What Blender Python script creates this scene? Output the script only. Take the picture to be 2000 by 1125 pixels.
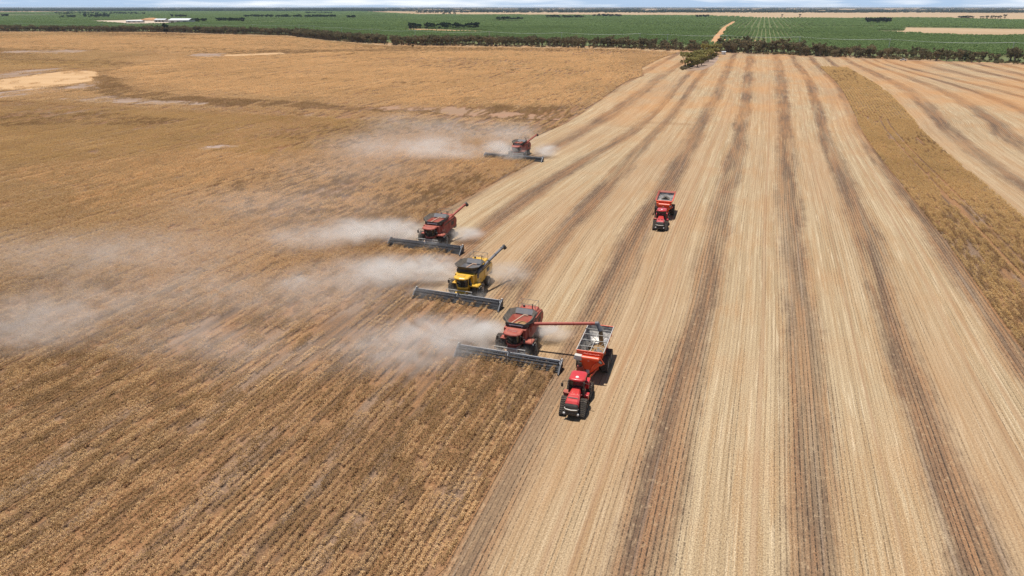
import bpy, math, random
import numpy as np
from mathutils import Vector, Matrix
R = math.radians
scene = bpy.context.scene
for o in list(bpy.data.objects): bpy.data.objects.remove(o)
col = scene.collection
random.seed(7); rng = np.random.default_rng(11)

# ------------------------------------------------------------------ camera, sky, sun, exposure
PITCH = R(22.4); CAMH = 40.0; FPX = 1333.0
cd = bpy.data.cameras.new('camera'); cam = bpy.data.objects.new('camera', cd); col.objects.link(cam)
cam.location = (0, 0, CAMH); cam.rotation_euler = (R(90) - PITCH, 0, 0)
cd.sensor_width = 36; cd.lens = 36 * FPX / 2000; cd.clip_start = 0.5; cd.clip_end = 120000
scene.camera = cam
SUN_EL = R(79); SUN_AZ = R(-48)          # azimuth from +Y, clockwise
world = bpy.data.worlds.new('World'); scene.world = world; world.use_nodes = True
wn = world.node_tree; bg = wn.nodes['Background']
sky = wn.nodes.new('ShaderNodeTexSky'); sky.sky_type = 'NISHITA'; sky.sun_disc = False
sky.sun_elevation = SUN_EL; sky.sun_rotation = SUN_AZ; sky.altitude = 100; sky.dust_density = 0.6; sky.air_density = 1.0
tc = wn.nodes.new('ShaderNodeTexCoord'); mp = wn.nodes.new('ShaderNodeMapping'); mp.inputs['Scale'].default_value = (3, 3, 40)
ns = wn.nodes.new('ShaderNodeTexNoise'); ns.inputs['Scale'].default_value = 2.2; ns.inputs['Detail'].default_value = 6
rp = wn.nodes.new('ShaderNodeValToRGB'); rp.color_ramp.elements[0].position = .47; rp.color_ramp.elements[1].position = .66
mx = wn.nodes.new('ShaderNodeMix'); mx.data_type = 'RGBA'; mx.inputs[7].default_value = (12.5, 12.9, 13.3, 1)
wn.links.new(tc.outputs['Generated'], mp.inputs[0]); wn.links.new(mp.outputs[0], ns.inputs['Vector'])
wn.links.new(ns.outputs[0], rp.inputs[0])
ml = wn.nodes.new('ShaderNodeMath'); ml.operation = 'MULTIPLY'; ml.inputs[1].default_value = .9
wn.links.new(rp.outputs[0], ml.inputs[0])
sx = wn.nodes.new('ShaderNodeSeparateXYZ'); wn.links.new(tc.outputs['Generated'], sx.inputs[0])     # cloud bank low along the horizon, clear overhead
lo_ = wn.nodes.new('ShaderNodeMapRange'); lo_.interpolation_type = 'SMOOTHSTEP'
for i_, v_ in ((1, .04), (2, .22), (3, 1.), (4, .0)): lo_.inputs[i_].default_value = v_
wn.links.new(sx.outputs[2], lo_.inputs[0])
m2_ = wn.nodes.new('ShaderNodeMath'); m2_.operation = 'MULTIPLY'; wn.links.new(ml.outputs[0], m2_.inputs[0]); wn.links.new(lo_.outputs[0], m2_.inputs[1]); wn.links.new(m2_.outputs[0], mx.inputs[0])
bl = wn.nodes.new('ShaderNodeMix'); bl.data_type = 'RGBA'; bl.inputs[7].default_value = (6.0, 8.8, 13.0, 1)
m3_ = wn.nodes.new('ShaderNodeMath'); m3_.operation = 'MULTIPLY'; m3_.inputs[1].default_value = .7; wn.links.new(lo_.outputs[0], m3_.inputs[0]); wn.links.new(m3_.outputs[0], bl.inputs[0])
wn.links.new(sky.outputs[0], bl.inputs[6]); wn.links.new(bl.outputs[2], mx.inputs[6]); wn.links.new(mx.outputs[2], bg.inputs[0])
bg.inputs[1].default_value = 0.07
sl = bpy.data.lights.new('sun', 'SUN'); sl.energy = 4.9; sl.angle = R(0.53); sl.color = (1, .95, .87)
sun = bpy.data.objects.new('sun', sl); col.objects.link(sun); sun.location = (0, 0, 100)
sdir = Vector((math.sin(SUN_AZ) * math.cos(SUN_EL), math.cos(SUN_AZ) * math.cos(SUN_EL), math.sin(SUN_EL)))
sun.rotation_euler = sdir.to_track_quat('Z', 'Y').to_euler()
scene.view_settings.view_transform = 'Standard'; scene.view_settings.look = 'None'
scene.view_settings.exposure = 0.24; scene.view_settings.gamma = 1.0
scene.render.engine = 'CYCLES'
scene.cycles.use_denoising = True; scene.cycles.denoising_prefilter = 'NONE'; scene.cycles.denoising_input_passes = 'RGB_ALBEDO_NORMAL'
scene.cycles.max_bounces = 6; scene.cycles.volume_bounces = 3; scene.cycles.transparent_max_bounces = 12
scene.cycles.volume_step_rate = 1.0

# ------------------------------------------------------------------ ground geometry helpers
def gp(px, py, z=0.0):
    """point of the horizontal plane z that lies on a sight line of the survey photograph"""
    dx = (px - 1000) / FPX; dy = (562.5 - py) / FPX
    d = (dx, math.cos(PITCH) + dy * math.sin(PITCH), -math.sin(PITCH) + dy * math.cos(PITCH))
    t = (CAMH - z) / -d[2]
    return (d[0] * t, d[1] * t)
def gpl(pts, z=0.0): return [gp(x, y, z) for x, y in pts]
AZ = R(18.95); CA, SA = math.cos(AZ), math.sin(AZ)
def from_us(u, s): return (u * CA + s * SA, -u * SA + s * CA)
def inside(poly, x, y):
    x = np.asarray(x); y = np.asarray(y); r = np.zeros(x.shape, bool); n = len(poly)
    for i in range(n):
        x1, y1 = poly[i]; x2, y2 = poly[(i + 1) % n]
        if y1 == y2: continue
        c = (y1 > y) != (y2 > y)
        r ^= c & (x < (x2 - x1) * (y - y1) / (y2 - y1) + x1)
    return r
def vnoise(x, y, f, seed):
    x = np.asarray(x) * f; y = np.asarray(y) * f
    xi = np.floor(x).astype(np.int64); yi = np.floor(y).astype(np.int64); fx = x - xi; fy = y - yi
    fx = fx * fx * (3 - 2 * fx); fy = fy * fy * (3 - 2 * fy)
    def h(a, b):
        v = (a * 374761393 + b * 668265263 + seed * 974711) & 0x7fffffff
        v = ((v ^ (v >> 13)) * 1274126177) & 0x7fffffff
        return ((v ^ (v >> 16)) & 0xffff) / 65535.
    return (h(xi, yi) * (1 - fx) + h(xi + 1, yi) * fx) * (1 - fy) + (h(xi, yi + 1) * (1 - fx) + h(xi + 1, yi + 1) * fx) * fy

# ------------------------------------------------------------------ materials
class NT:
    def __init__(s, name):
        s.m = bpy.data.materials.new(name); s.m.use_nodes = True; s.t = s.m.node_tree
        s.b = s.t.nodes.get('Principled BSDF'); s.out = s.t.nodes.get('Material Output')
    def put(s, sock, v):
        if v is None: return
        if isinstance(v, bpy.types.NodeSocket): s.t.links.new(v, sock)
        elif isinstance(v, (tuple, list)):
            n = len(sock.default_value); sock.default_value = tuple(v) + (1,) if len(v) == 3 and n == 4 else v
        else: sock.default_value = v
    def n(s, typ, ins=None, out=0, **at):
        nd = s.t.nodes.new(typ)
        for k, v in at.items(): setattr(nd, k, v)
        for k, v in (ins or {}).items(): s.put(nd.inputs[k], v)
        return nd.outputs[out]
    def ma(s, op, a, b=None, c=None, clamp=False): return s.n('ShaderNodeMath', {0: a, 1: b, 2: c}, operation=op, use_clamp=clamp)
    def mix(s, f, a, b, blend='MIX'): return s.n('ShaderNodeMix', {0: f, 6: a, 7: b}, out=2, data_type='RGBA', blend_type=blend)
    def noise(s, vec, scale, detail=3, rough=.55, dist=0): return s.n('ShaderNodeTexNoise', {'Vector': vec, 'Scale': scale, 'Detail': detail, 'Roughness': rough, 'Distortion': dist})
    def ramp(s, f, stops):
        nd = s.t.nodes.new('ShaderNodeValToRGB'); cr = nd.color_ramp
        while len(cr.elements) < len(stops): cr.elements.new(.5)
        for e, (p, c) in zip(cr.elements, stops):
            e.position = p; e.color = (c, c, c, 1) if not isinstance(c, tuple) else c + (1,)
        s.put(nd.inputs[0], f); return nd.outputs[0]
    def sm(s, x, a, b): return s.n('ShaderNodeMapRange', {0: x, 1: a, 2: b, 3: 0., 4: 1.}, interpolation_type='SMOOTHSTEP')
    def pos(s): return s.n('ShaderNodeNewGeometry', out=0)
    def scale(s, v, k): return s.n('ShaderNodeVectorMath', {0: v, 1: k}, operation='MULTIPLY')
    def fin(s, color, rough=.9, bump=None, bs=.5, bd=.05, spec=.2, metal=0, coat=0):
        s.put(s.b.inputs['Base Color'], color); s.put(s.b.inputs['Roughness'], rough); s.put(s.b.inputs['Specular IOR Level'], spec)
        s.put(s.b.inputs['Metallic'], metal)
        if coat: s.b.inputs['Coat Weight'].default_value = coat; s.b.inputs['Coat Roughness'].default_value = .15
        if bump is not None:
            s.put(s.b.inputs['Normal'], s.n('ShaderNodeBump', {'Strength': bs, 'Distance': bd, 'Height': bump}))
        return s.m

def mat_paint(name, c, dust=.35, rough=.38, dustc=(.36, .29, .21), metal=0, coat=.3):
    """paint with field dust on upward faces and in uneven patches"""
    t = NT(name); p = t.n('ShaderNodeTexCoord', out=3)
    nz = t.n('ShaderNodeSeparateXYZ', {0: t.n('ShaderNodeNewGeometry', out=1)}, out=2)
    up = t.ma('MULTIPLY_ADD', nz, .3, .55)
    f = t.sm(t.noise(p, 1.7, 5, .65), .25, .8)
    f2 = t.noise(p, 14, 3, .6)
    w = t.ma('MULTIPLY', t.ma('MULTIPLY', t.ma('MULTIPLY_ADD', f, .8, .3), up), dust * 1.5, clamp=True)
    w = t.ma('MULTIPLY', w, t.ma('MULTIPLY_ADD', f2, .7, .65), clamp=True)
    cc = t.mix(t.noise(p, 3, 2), tuple(v * .85 for v in c), tuple(min(1, v * 1.1) for v in c))
    r = t.ma('MULTIPLY_ADD', w, .5, rough, clamp=True)
    return t.fin(t.mix(w, cc, dustc), r, spec=.5, metal=metal, coat=coat)
M = {}
M['red'] = mat_paint('red_paint_dusty', (.33, .026, .018), .38, .5, (.38, .22, .14), coat=0)
M['red_clean'] = mat_paint('red_paint', (.52, .012, .016), .10, .3, coat=.6)
M['orange'] = mat_paint('orange_paint', (.76, .075, .011), .10, .33, coat=.5)
M['yellow'] = mat_paint('yellow_paint', (.72, .40, .012), .16, .35)
M['black'] = mat_paint('black_plastic', (.014, .015, .018), .16, .5, coat=0)
M['blackred'] = mat_paint('black_dusty', (.018, .019, .022), .4, .6, coat=0)
M['header'] = mat_paint('header_steel_dark', (.013, .016, .023), .06, .5, coat=0)
M['bar'] = mat_paint('worn_steel_bar', (.13, .145, .175), .12, .45, metal=.5, coat=0)
M['steel'] = mat_paint('galvanised_steel', (.58, .56, .52), .3, .5, metal=.25, coat=0)
M['white'] = mat_paint('white_paint', (.78, .78, .76), .1, .35)
M['tankgrey'] = mat_paint('tank_grey', (.085, .10, .135), .3, .5, coat=0)
M['tyre'] = mat_paint('tyre_rubber', (.022, .021, .021), .42, .85, (.26, .21, .16), coat=0)
M['rim'] = mat_paint('wheel_rim', (.35, .33, .30), .35, .5, coat=0)
M['tan'] = mat_paint('dusty_panel', (.42, .22, .16), .75, .7, (.52, .40, .28), coat=0)
M['orangeglow'] = mat_paint('amber_plastic', (.75, .28, .02), .05, .3)
def mk_glass():
    t = NT('dark_glass'); p = t.n('ShaderNodeTexCoord', out=3)
    return t.fin(t.mix(t.noise(p, 2.5, 4), (.006, .008, .008), (.03, .032, .028)), .08, spec=.6)
M['glass'] = mk_glass()
def mk_grain():
    t = NT('grain'); p = t.pos(); f = t.noise(p, 9, 5, .7)
    return t.fin(t.mix(f, (.20, .115, .05), (.42, .27, .13)), .85, f, .6, .05)
M['grain'] = mk_grain()
def mk_steel_in():
    t = NT('worn_bin_steel'); p = t.n('ShaderNodeTexCoord', out=3); f = t.sm(t.noise(p, 1.3, 5, .7), .35, .65)
    return t.fin(t.mix(f, (.10, .10, .11), (.42, .39, .35)), .5, metal=.4, spec=.4)
M['binsteel'] = mk_steel_in()

def mk_stubble():
    t = NT('stubble_rows')
    uv = t.n('ShaderNodeUVMap', uv_map='lane')
    sp = t.t.nodes.new('ShaderNodeSeparateXYZ'); t.put(sp.inputs[0], uv); u, v = sp.outputs[0], sp.outputs[1]
    def uvs(a, b): return t.n('ShaderNodeCombineXYZ', {0: t.ma('MULTIPLY', u, a), 1: t.ma('MULTIPLY', v, b), 2: 0.})
    wob = t.noise(uvs(.10, .035), 1, 4, .6)
    wob2 = t.noise(uvs(.5, .25), 1, 3, .6); clod = t.noise(uvs(2.0, .7), 1, 3, .7)
    fr = t.ma('FRACT', t.ma('DIVIDE', t.ma('SUBTRACT', t.ma('ADD', u, t.ma('MULTIPLY_ADD', t.noise(uvs(.045, .009), 1, 2, .5), 2.6, -1.3)), 22.5 - 6.75), 13.5))
    d = t.ma('ABSOLUTE', t.ma('MULTIPLY', t.ma('SUBTRACT', fr, .5), 13.5))
    wd = t.ma('ADD', t.ma('MULTIPLY_ADD', wob, 4.6, -.1), t.ma('ADD', t.ma('MULTIPLY_ADD', wob2, 1.6, -.8), t.ma('MULTIPLY_ADD', clod, 1.2, -.6)))   # half width of the bare band
    dd = t.ma('SUBTRACT', d, wd)
    band = t.ma('MULTIPLY', t.ma('SUBTRACT', 1., t.sm(dd, -1.3, 1.5)), t.ma('MULTIPLY_ADD', t.sm(t.noise(uvs(.16, .011), 1, 4, .6), .34, .6), .45, .56))
    streak = t.noise(uvs(1.1, .012), 1, 4, .65)
    streak2 = t.noise(uvs(.33, .02), 1, 3, .6)
    blot = t.noise(uvs(.07, .05), 1, 4, .6)
    fine = t.noise(uvs(5.5, 5.5), 1, 4, .75)
    l1 = t.noise(uvs(1.3, .012), 1, 3, .7); l2 = t.noise(uvs(.75, .03), 1, 4, .7); l3 = t.noise(uvs(2.6, .05), 1, 3, .7)
    speck = t.noise(uvs(8.5, 6.0), 1, 3, .8)
    straw = t.mix(t.sm(l1, .34, .66), (.35, .25, .143), (.485, .37, .23))
    straw = t.mix(t.ma('MULTIPLY', t.sm(l3, .55, .66), .55), straw, (.66, .53, .36))
    straw = t.mix(t.ma('MULTIPLY', t.sm(l2, .48, .62), .55), straw, (.36, .215, .10))
    straw = t.mix(t.ma('MULTIPLY', t.sm(blot, .45, .72), .45), straw, (.42, .245, .12))
    straw = t.mix(t.sm(speck, .56, .40), straw, t.mix(.62, straw, (.10, .065, .04)))
    straw = t.mix(t.ma('MULTIPLY', t.sm(fine, .54, .70), .55), straw, (.76, .62, .43))
    sw = t.noise(uvs(.06, .004), 1, 2, .5)
    straw = t.mix(t.ma('MULTIPLY', t.sm(sw, .46, .62), .42), straw, (.33, .205, .115))
    soil = t.mix(t.sm(l2, .40, .62), (.155, .098, .063), (.295, .162, .085))
    soil = t.mix(t.ma('MULTIPLY', t.sm(l1, .56, .70), .5), soil, (.285, .215, .17))
    soil = t.mix(t.ma('MULTIPLY', t.sm(streak2, .55, .66), .6), soil, (.40, .275, .155))
    soil = t.mix(t.sm(speck, .54, .40), soil, t.mix(.62, soil, (.05, .036, .026)))
    strewn = t.ma('MULTIPLY', t.sm(t.noise(uvs(2.4, 1.1), 1, 5, .75), .52, .68), .5)
    soil = t.mix(strewn, soil, (.46, .33, .20))
    c = t.mix(t.ma('MULTIPLY', band, t.ma('MULTIPLY_ADD', clod, .5, .75), clamp=True), straw, soil)
    # orange ground showing through further along the paddock
    far = t.ma('MULTIPLY', t.sm(v, 190., 330.), t.sm(t.noise(uvs(.035, .012), 1, 4, .6), .38, .66))
    c = t.mix(t.ma('MULTIPLY', far, .5), c, (.44, .21, .075))
    # headland marks across the rows
    for v0, ua, ub, wv, cc in ((262., -50., -14., 3.0, (.22, .13, .07)), (250., -60., -25., 3.0, (.30, .19, .10))):
        km = t.ma('SUBTRACT', 1., t.sm(t.ma('ABSOLUTE', t.ma('SUBTRACT', v, t.ma('MULTIPLY_ADD', wob2, 5., v0 - 2.5))), wv * .5, wv * 1.4))
        km = t.ma('MULTIPLY', km, t.ma('MULTIPLY', t.sm(u, ua, ua + 6), t.ma('SUBTRACT', 1., t.sm(u, ub - 6, ub))))
        c = t.mix(t.ma('MULTIPLY', km, t.ma('MULTIPLY_ADD', wob, .5, .05)), c, cc)
    # drill rows: dark stubble, with the shadow beside it put into the colour
    rf = t.ma('FRACT', t.ma('DIVIDE', t.ma('MULTIPLY_ADD', clod, .10, u), .46))
    rd = t.ma('ABSOLUTE', t.ma('SUBTRACT', rf, .5))
    line = t.ma('SUBTRACT', 1., t.sm(rd, .05, .20))
    brk = t.sm(t.noise(uvs(2.17, 4.6), 1, 4, .8), .38, .60)
    rowvar = t.sm(t.noise(uvs(.55, .012), 1, 3, .7), .47, .60)
    rs = t.ma('MULTIPLY', t.ma('MULTIPLY', line, brk), t.ma('MULTIPLY_ADD', band, .72, t.ma('MULTIPLY_ADD', rowvar, .50, .24)), clamp=True)
    c = t.mix(rs, c, (.05, .036, .026))
    # wheel tracks of the carts
    for uu, w in ((29.2, .28), (31.4, .28), (4.1, .25), (-9.5, .25), (-11.8, .25), (16.3, .2)):
        wt = t.ma('SUBTRACT', 1., t.sm(t.ma('ABSOLUTE', t.ma('SUBTRACT', u, t.ma('MULTIPLY_ADD', wob2, .35, uu - .17))), w * .5, w * 1.6))
        c = t.mix(t.ma('MULTIPLY', wt, .38), c, (.27, .155, .085))
    hgt = t.ma('ADD', t.ma('MULTIPLY', fine, .6), t.ma('MULTIPLY', rs, .8))
    return t.fin(c, .95, hgt, .45, .06, spec=.1)
M['stubble'] = mk_stubble()

def mk_soil(name, a, b, c, s1=.05, s2=2.5, st=(1, 1, 1)):
    t = NT(name); p = t.scale(t.pos(), st); n1 = t.noise(p, s1, 5, .6); n2 = t.noise(p, s2, 5, .75)
    k = t.mix(t.sm(n1, .35, .65), a, b)
    k = t.mix(t.sm(n2, .45, .75), k, c)
    return t.fin(k, .95, n2, .4, .08, spec=.1)
def mk_cropsoil():
    t = NT('soil_between_crop_rows'); p = t.n('ShaderNodeVectorRotate', {'Vector': t.pos(), 'Angle': AZ}, rotation_type='Z_AXIS')
    st = t.noise(t.scale(p, (.8, .02, 1)), 1, 4, .7); s2 = t.noise(t.scale(p, (.25, .04, 1)), 1, 4, .6); f = t.noise(p, 7, 4, .8)
    k = t.mix(t.sm(st, .36, .6), (.145, .09, .055), (.29, .155, .075))
    k = t.mix(t.ma('MULTIPLY', t.sm(s2, .52, .64), .55), k, (.25, .185, .14))
    k = t.mix(t.sm(f, .52, .38), k, t.mix(.65, k, (.045, .03, .02)))
    k = t.mix(t.ma('MULTIPLY', t.sm(f, .58, .70), .6), k, (.46, .31, .17))
    return t.fin(k, .95, f, .6, .1, spec=.1)
M['cropsoil'] = mk_cropsoil()
M['sand'] = mk_soil('orange_sand', (.44, .275, .14), (.50, .33, .18), (.36, .225, .12), .03, .15, (.35, 2.4, 1))
M['salt'] = mk_soil('grey_bare_clay', (.31, .23, .19), (.25, .17, .12), (.24, .15, .07), .05, .12, (.3, 2.2, 1))
M['redsoil'] = mk_soil('reddish_bare_soil', (.31, .18, .115), (.27, .18, .12), (.24, .14, .07), .05, .12, (.3, 2.2, 1))
M['track'] = mk_soil('orange_dirt', (.44, .24, .12), (.48, .28, .15), (.38, .21, .11), .01, .3)
M['orchsoil'] = mk_soil('orchard_soil', (.13, .14, .06), (.10, .13, .055), (.17, .15, .07), .01, .2)
M['paletan'] = mk_soil('dry_paddock', (.40, .29, .18), (.36, .25, .15), (.32, .22, .13), .004, .05)
M['pad'] = mk_soil('pale_gravel', (.50, .40, .29), (.45, .36, .28), (.36, .30, .24), .01, .1)

def mk_land():
    t = NT('far_farmland'); p = t.scale(t.pos(), (1, .55, 1))
    n1 = t.noise(p, .00035, 3, .55); n2 = t.noise(p, .0016, 5, .65)
    c = t.mix(t.sm(n1, .42, .58), (.36, .25, .15), (.27, .19, .11))
    c = t.mix(t.sm(n2, .50, .60), c, (.06, .065, .035))
    return t.fin(c, .95, spec=.05)
M['land'] = mk_land()

def mk_leaf(name, a, b, big=.02, rnd=.5, c=None, cf=.0, trans=0., field=False):
    """leaf colour from plant to plant and across the field"""
    t = NT(name); p = t.pos()
    r = t.n('ShaderNodeObjectInfo', out=5)
    n1 = t.sm(t.noise(p, big, 4, .6), .3, .7); n2 = t.noise(p, 2.2, 3, .7)
    f = t.ma('ADD', t.ma('MULTIPLY', n1, 1 - rnd), t.ma('MULTIPLY', r, rnd))
    k = t.mix(f, a, b)
    if field:
        q = t.scale(p, (1, .5, 1)); k = t.mix(t.ma('MULTIPLY', t.sm(t.noise(q, .006, 4, .6), .46, .62), .65), k, (.50, .335, .15))
        k = t.mix(t.ma('MULTIPLY', t.sm(t.noise(t.scale(p, (1.6, .25, 1)), .03, 4, .65), .50, .66), .5), k, (.43, .27, .125))
    if c: k = t.mix(t.ma('MULTIPLY', t.sm(n2, .45, .7), cf), k, c)
    m = t.fin(k, .85, spec=.15)
    if trans:
        tr = t.n('ShaderNodeBsdfTranslucent', {0: k}); ms = t.n('ShaderNodeMixShader', {0: trans, 1: t.b.outputs[0], 2: tr})
        t.t.links.new(ms, t.out.inputs[0])
    return m
M['crop'] = mk_leaf('ripe_crop', (.50, .312, .145), (.69, .452, .222), .018, .3, (.84, .62, .37), .5, .28, True)
M['cropstrip'] = mk_leaf('ripe_crop_olive', (.47, .305, .125), (.63, .42, .185), .03, .3, (.76, .56, .29), .5, .35)
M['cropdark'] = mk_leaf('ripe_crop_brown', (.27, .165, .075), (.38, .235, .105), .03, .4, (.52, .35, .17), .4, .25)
M['cropgold'] = mk_leaf('ripe_crop_gold', (.60, .375, .17), (.78, .51, .25), .02, .4, (.88, .66, .38), .5, .3)
M['orch'] = mk_leaf('orchard_leaf', (.145, .212, .07), (.20, .278, .10), .004, .5, (.28, .34, .17), .5, .3)
M['mallee'] = mk_leaf('mallee_leaf', (.085, .085, .042), (.23, .17, .09), .012, .8, (.27, .20, .12), .45, .25)
M['gum'] = mk_leaf('gum_leaf', (.20, .19, .065), (.34, .29, .10), .05, .5, (.46, .40, .18), .5, .35)
M['pine'] = mk_leaf('dark_tree_leaf', (.022, .040, .026), (.04, .06, .035), .01, .5, None, 0, .1)
def mk_bark():
    t = NT('bark'); p = t.n('ShaderNodeTexCoord', out=3); f = t.noise(p, 6, 4)
    return t.fin(t.mix(f, (.13, .09, .065), (.33, .27, .22)), .9, f, .5, .03)
M['bark'] = mk_bark()
M['timber'] = mat_paint('grey_timber', (.58, .55, .50), .1, .8, coat=0)
M['wire'] = mat_paint('wire_steel', (.35, .35, .35), 0, .5, coat=0)
M['roof'] = mat_paint('pale_roof_sheet', (.66, .68, .70), .05, .45, coat=0)
M['wall'] = mat_paint('shed_wall', (.45, .44, .42), .1, .6, coat=0)

# ------------------------------------------------------------------ mesh helpers
class MB:
    def __init__(s): s.v = []; s.f = []; s.k = []
    def add(s, vs, fs, k=0):
        o = len(s.v); s.v += [tuple(v) for v in vs]; s.f += [tuple(o + i for i in f) for f in fs]; s.k += [k] * len(fs); return s
    def box(s, c, d, rot=None, k=0, top=1.0, topy=None):
        x, y, z = (v / 2 for v in d); ty = top if topy is None else topy
        vs = [Vector((a * x * (top if e > 0 else 1), b * y * (ty if e > 0 else 1), e * z)) for e in (-1, 1) for a, b in ((-1, -1), (1, -1), (1, 1), (-1, 1))]
        m = (rot.to_matrix() if hasattr(rot, 'to_matrix') else rot) if rot else Matrix.Identity(3)
        return s.add([m @ v + Vector(c) for v in vs], [(3, 2, 1, 0), (4, 5, 6, 7), (0, 1, 5, 4), (1, 2, 6, 5), (2, 3, 7, 6), (3, 0, 4, 7)], k)
    def prism(s, poly, a, b, axis='x', k=0, sb=1.0):
        """outline extruded along an axis; sb scales the far end about the outline's centre"""
        n = len(poly); cx = sum(p[0] for p in poly) / n; cy = sum(p[1] for p in poly) / n
        def P(p, h, sc):
            q = (cx + (p[0] - cx) * sc, cy + (p[1] - cy) * sc)
            return {'x': (h, q[0], q[1]), 'y': (q[0], h, q[1]), 'z': (q[0], q[1], h)}[axis]
        vs = [P(p, a, 1) for p in poly] + [P(p, b, sb) for p in poly]
        fs = [tuple(range(n))[::-1], tuple(range(n, 2 * n))] + [(i, (i + 1) % n, n + (i + 1) % n, n + i) for i in range(n)]
        return s.add(vs, fs, k)
    def tube(s, p0, p1, r0, r1=None, n=10, k=0, cap=True):
        r1 = r0 if r1 is None else r1; p0 = Vector(p0); p1 = Vector(p1); d = (p1 - p0)
        q = d.to_track_quat('Z', 'Y').to_matrix()
        vs = []
        for p, r in ((p0, r0), (p1, r1)):
            for i in range(n):
                a = 2 * math.pi * i / n; vs.append(p + q @ Vector((r * math.cos(a), r * math.sin(a), 0)))
        fs = [(i, (i + 1) % n, n + (i + 1) % n, n + i) for i in range(n)]
        if cap: fs += [tuple(range(n))[::-1], tuple(range(n, 2 * n))]
        return s.add(vs, fs, k)
    def path(s, pts, r, n=6, k=0):
        for a, b in zip(pts, pts[1:]): s.tube(a, b, r, r, n, k)
        return s
    def lathe(s, prof, c, axis='x', n=28, k=0):
        """prof = [(offset along the axis, radius)], closed ring of quads"""
        vs = []; m = len(prof)
        for i in range(n):
            a = 2 * math.pi * i / n
            for h, r in prof:
                v = (h, r * math.cos(a), r * math.sin(a)) if axis == 'x' else (r * math.cos(a), r * math.sin(a), h)
                vs.append((v[0] + c[0], v[1] + c[1], v[2] + c[2]))
        fs = [(i * m + j, ((i + 1) % n) * m + j, ((i + 1) % n) * m + j + 1, i * m + j + 1) for i in range(n) for j in range(m - 1)]
        return s.add(vs, fs, k)
    def mesh(s, name, mats):
        me = bpy.data.meshes.new(name); me.from_pydata(s.v, [], s.f)
        for m in (mats if isinstance(mats, (list, tuple)) else [mats]): me.materials.append(m)
        if any(s.k): me.polygons.foreach_set('material_index', s.k)
        me.update(); return me
    def build(s, name, mats, parent=None, bevel=0, smooth=False):
        me = s.mesh(name, mats); o = bpy.data.objects.new(name, me); col.objects.link(o)
        if parent: o.parent = parent
        if smooth: me.polygons.foreach_set('use_smooth', [True] * len(me.polygons))
        if bevel:
            b = o.modifiers.new('edge', 'BEVEL'); b.width = bevel; b.segments = 2; b.limit_method = 'ANGLE'; b.angle_limit = R(35)
        return o
def tag(o, label=None, cat=None, group=None, kind=None):
    if label: o['label'] = label
    if cat: o['category'] = cat
    if group: o['group'] = group
    if kind: o['kind'] = kind
    return o
def empty(name, loc, rz=0, sc=1):
    o = bpy.data.objects.new(name, None); col.objects.link(o); o.location = loc; o.rotation_euler = (0, 0, rz); o.scale = (sc,) * 3; return o
def kids(o): return [c for c in bpy.data.objects if c.parent == o]
def copy_tree(o, parent=None):
    c = o.copy(); col.objects.link(c); c.parent = parent
    for ch in kids(o): copy_tree(ch, c)
    return c
def sheet(name, poly, z, m, kind='structure'):
    from mathutils.geometry import tessellate_polygon
    vs = [(x, y, z) for x, y in poly]
    tri = tessellate_polygon([[Vector(v) for v in vs]])
    me = bpy.data.meshes.new(name)
    fs = []
    for a, b, c in tri:
        n = (Vector(vs[b]) - Vector(vs[a])).cross(Vector(vs[c]) - Vector(vs[a]))
        fs.append((a, b, c) if n.z > 0 else (a, c, b))
    me.from_pydata(vs, [], fs); me.materials.append(m)
    o = bpy.data.objects.new(name, me); col.objects.link(o)
    if kind: o['kind'] = kind
    return o

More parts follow.
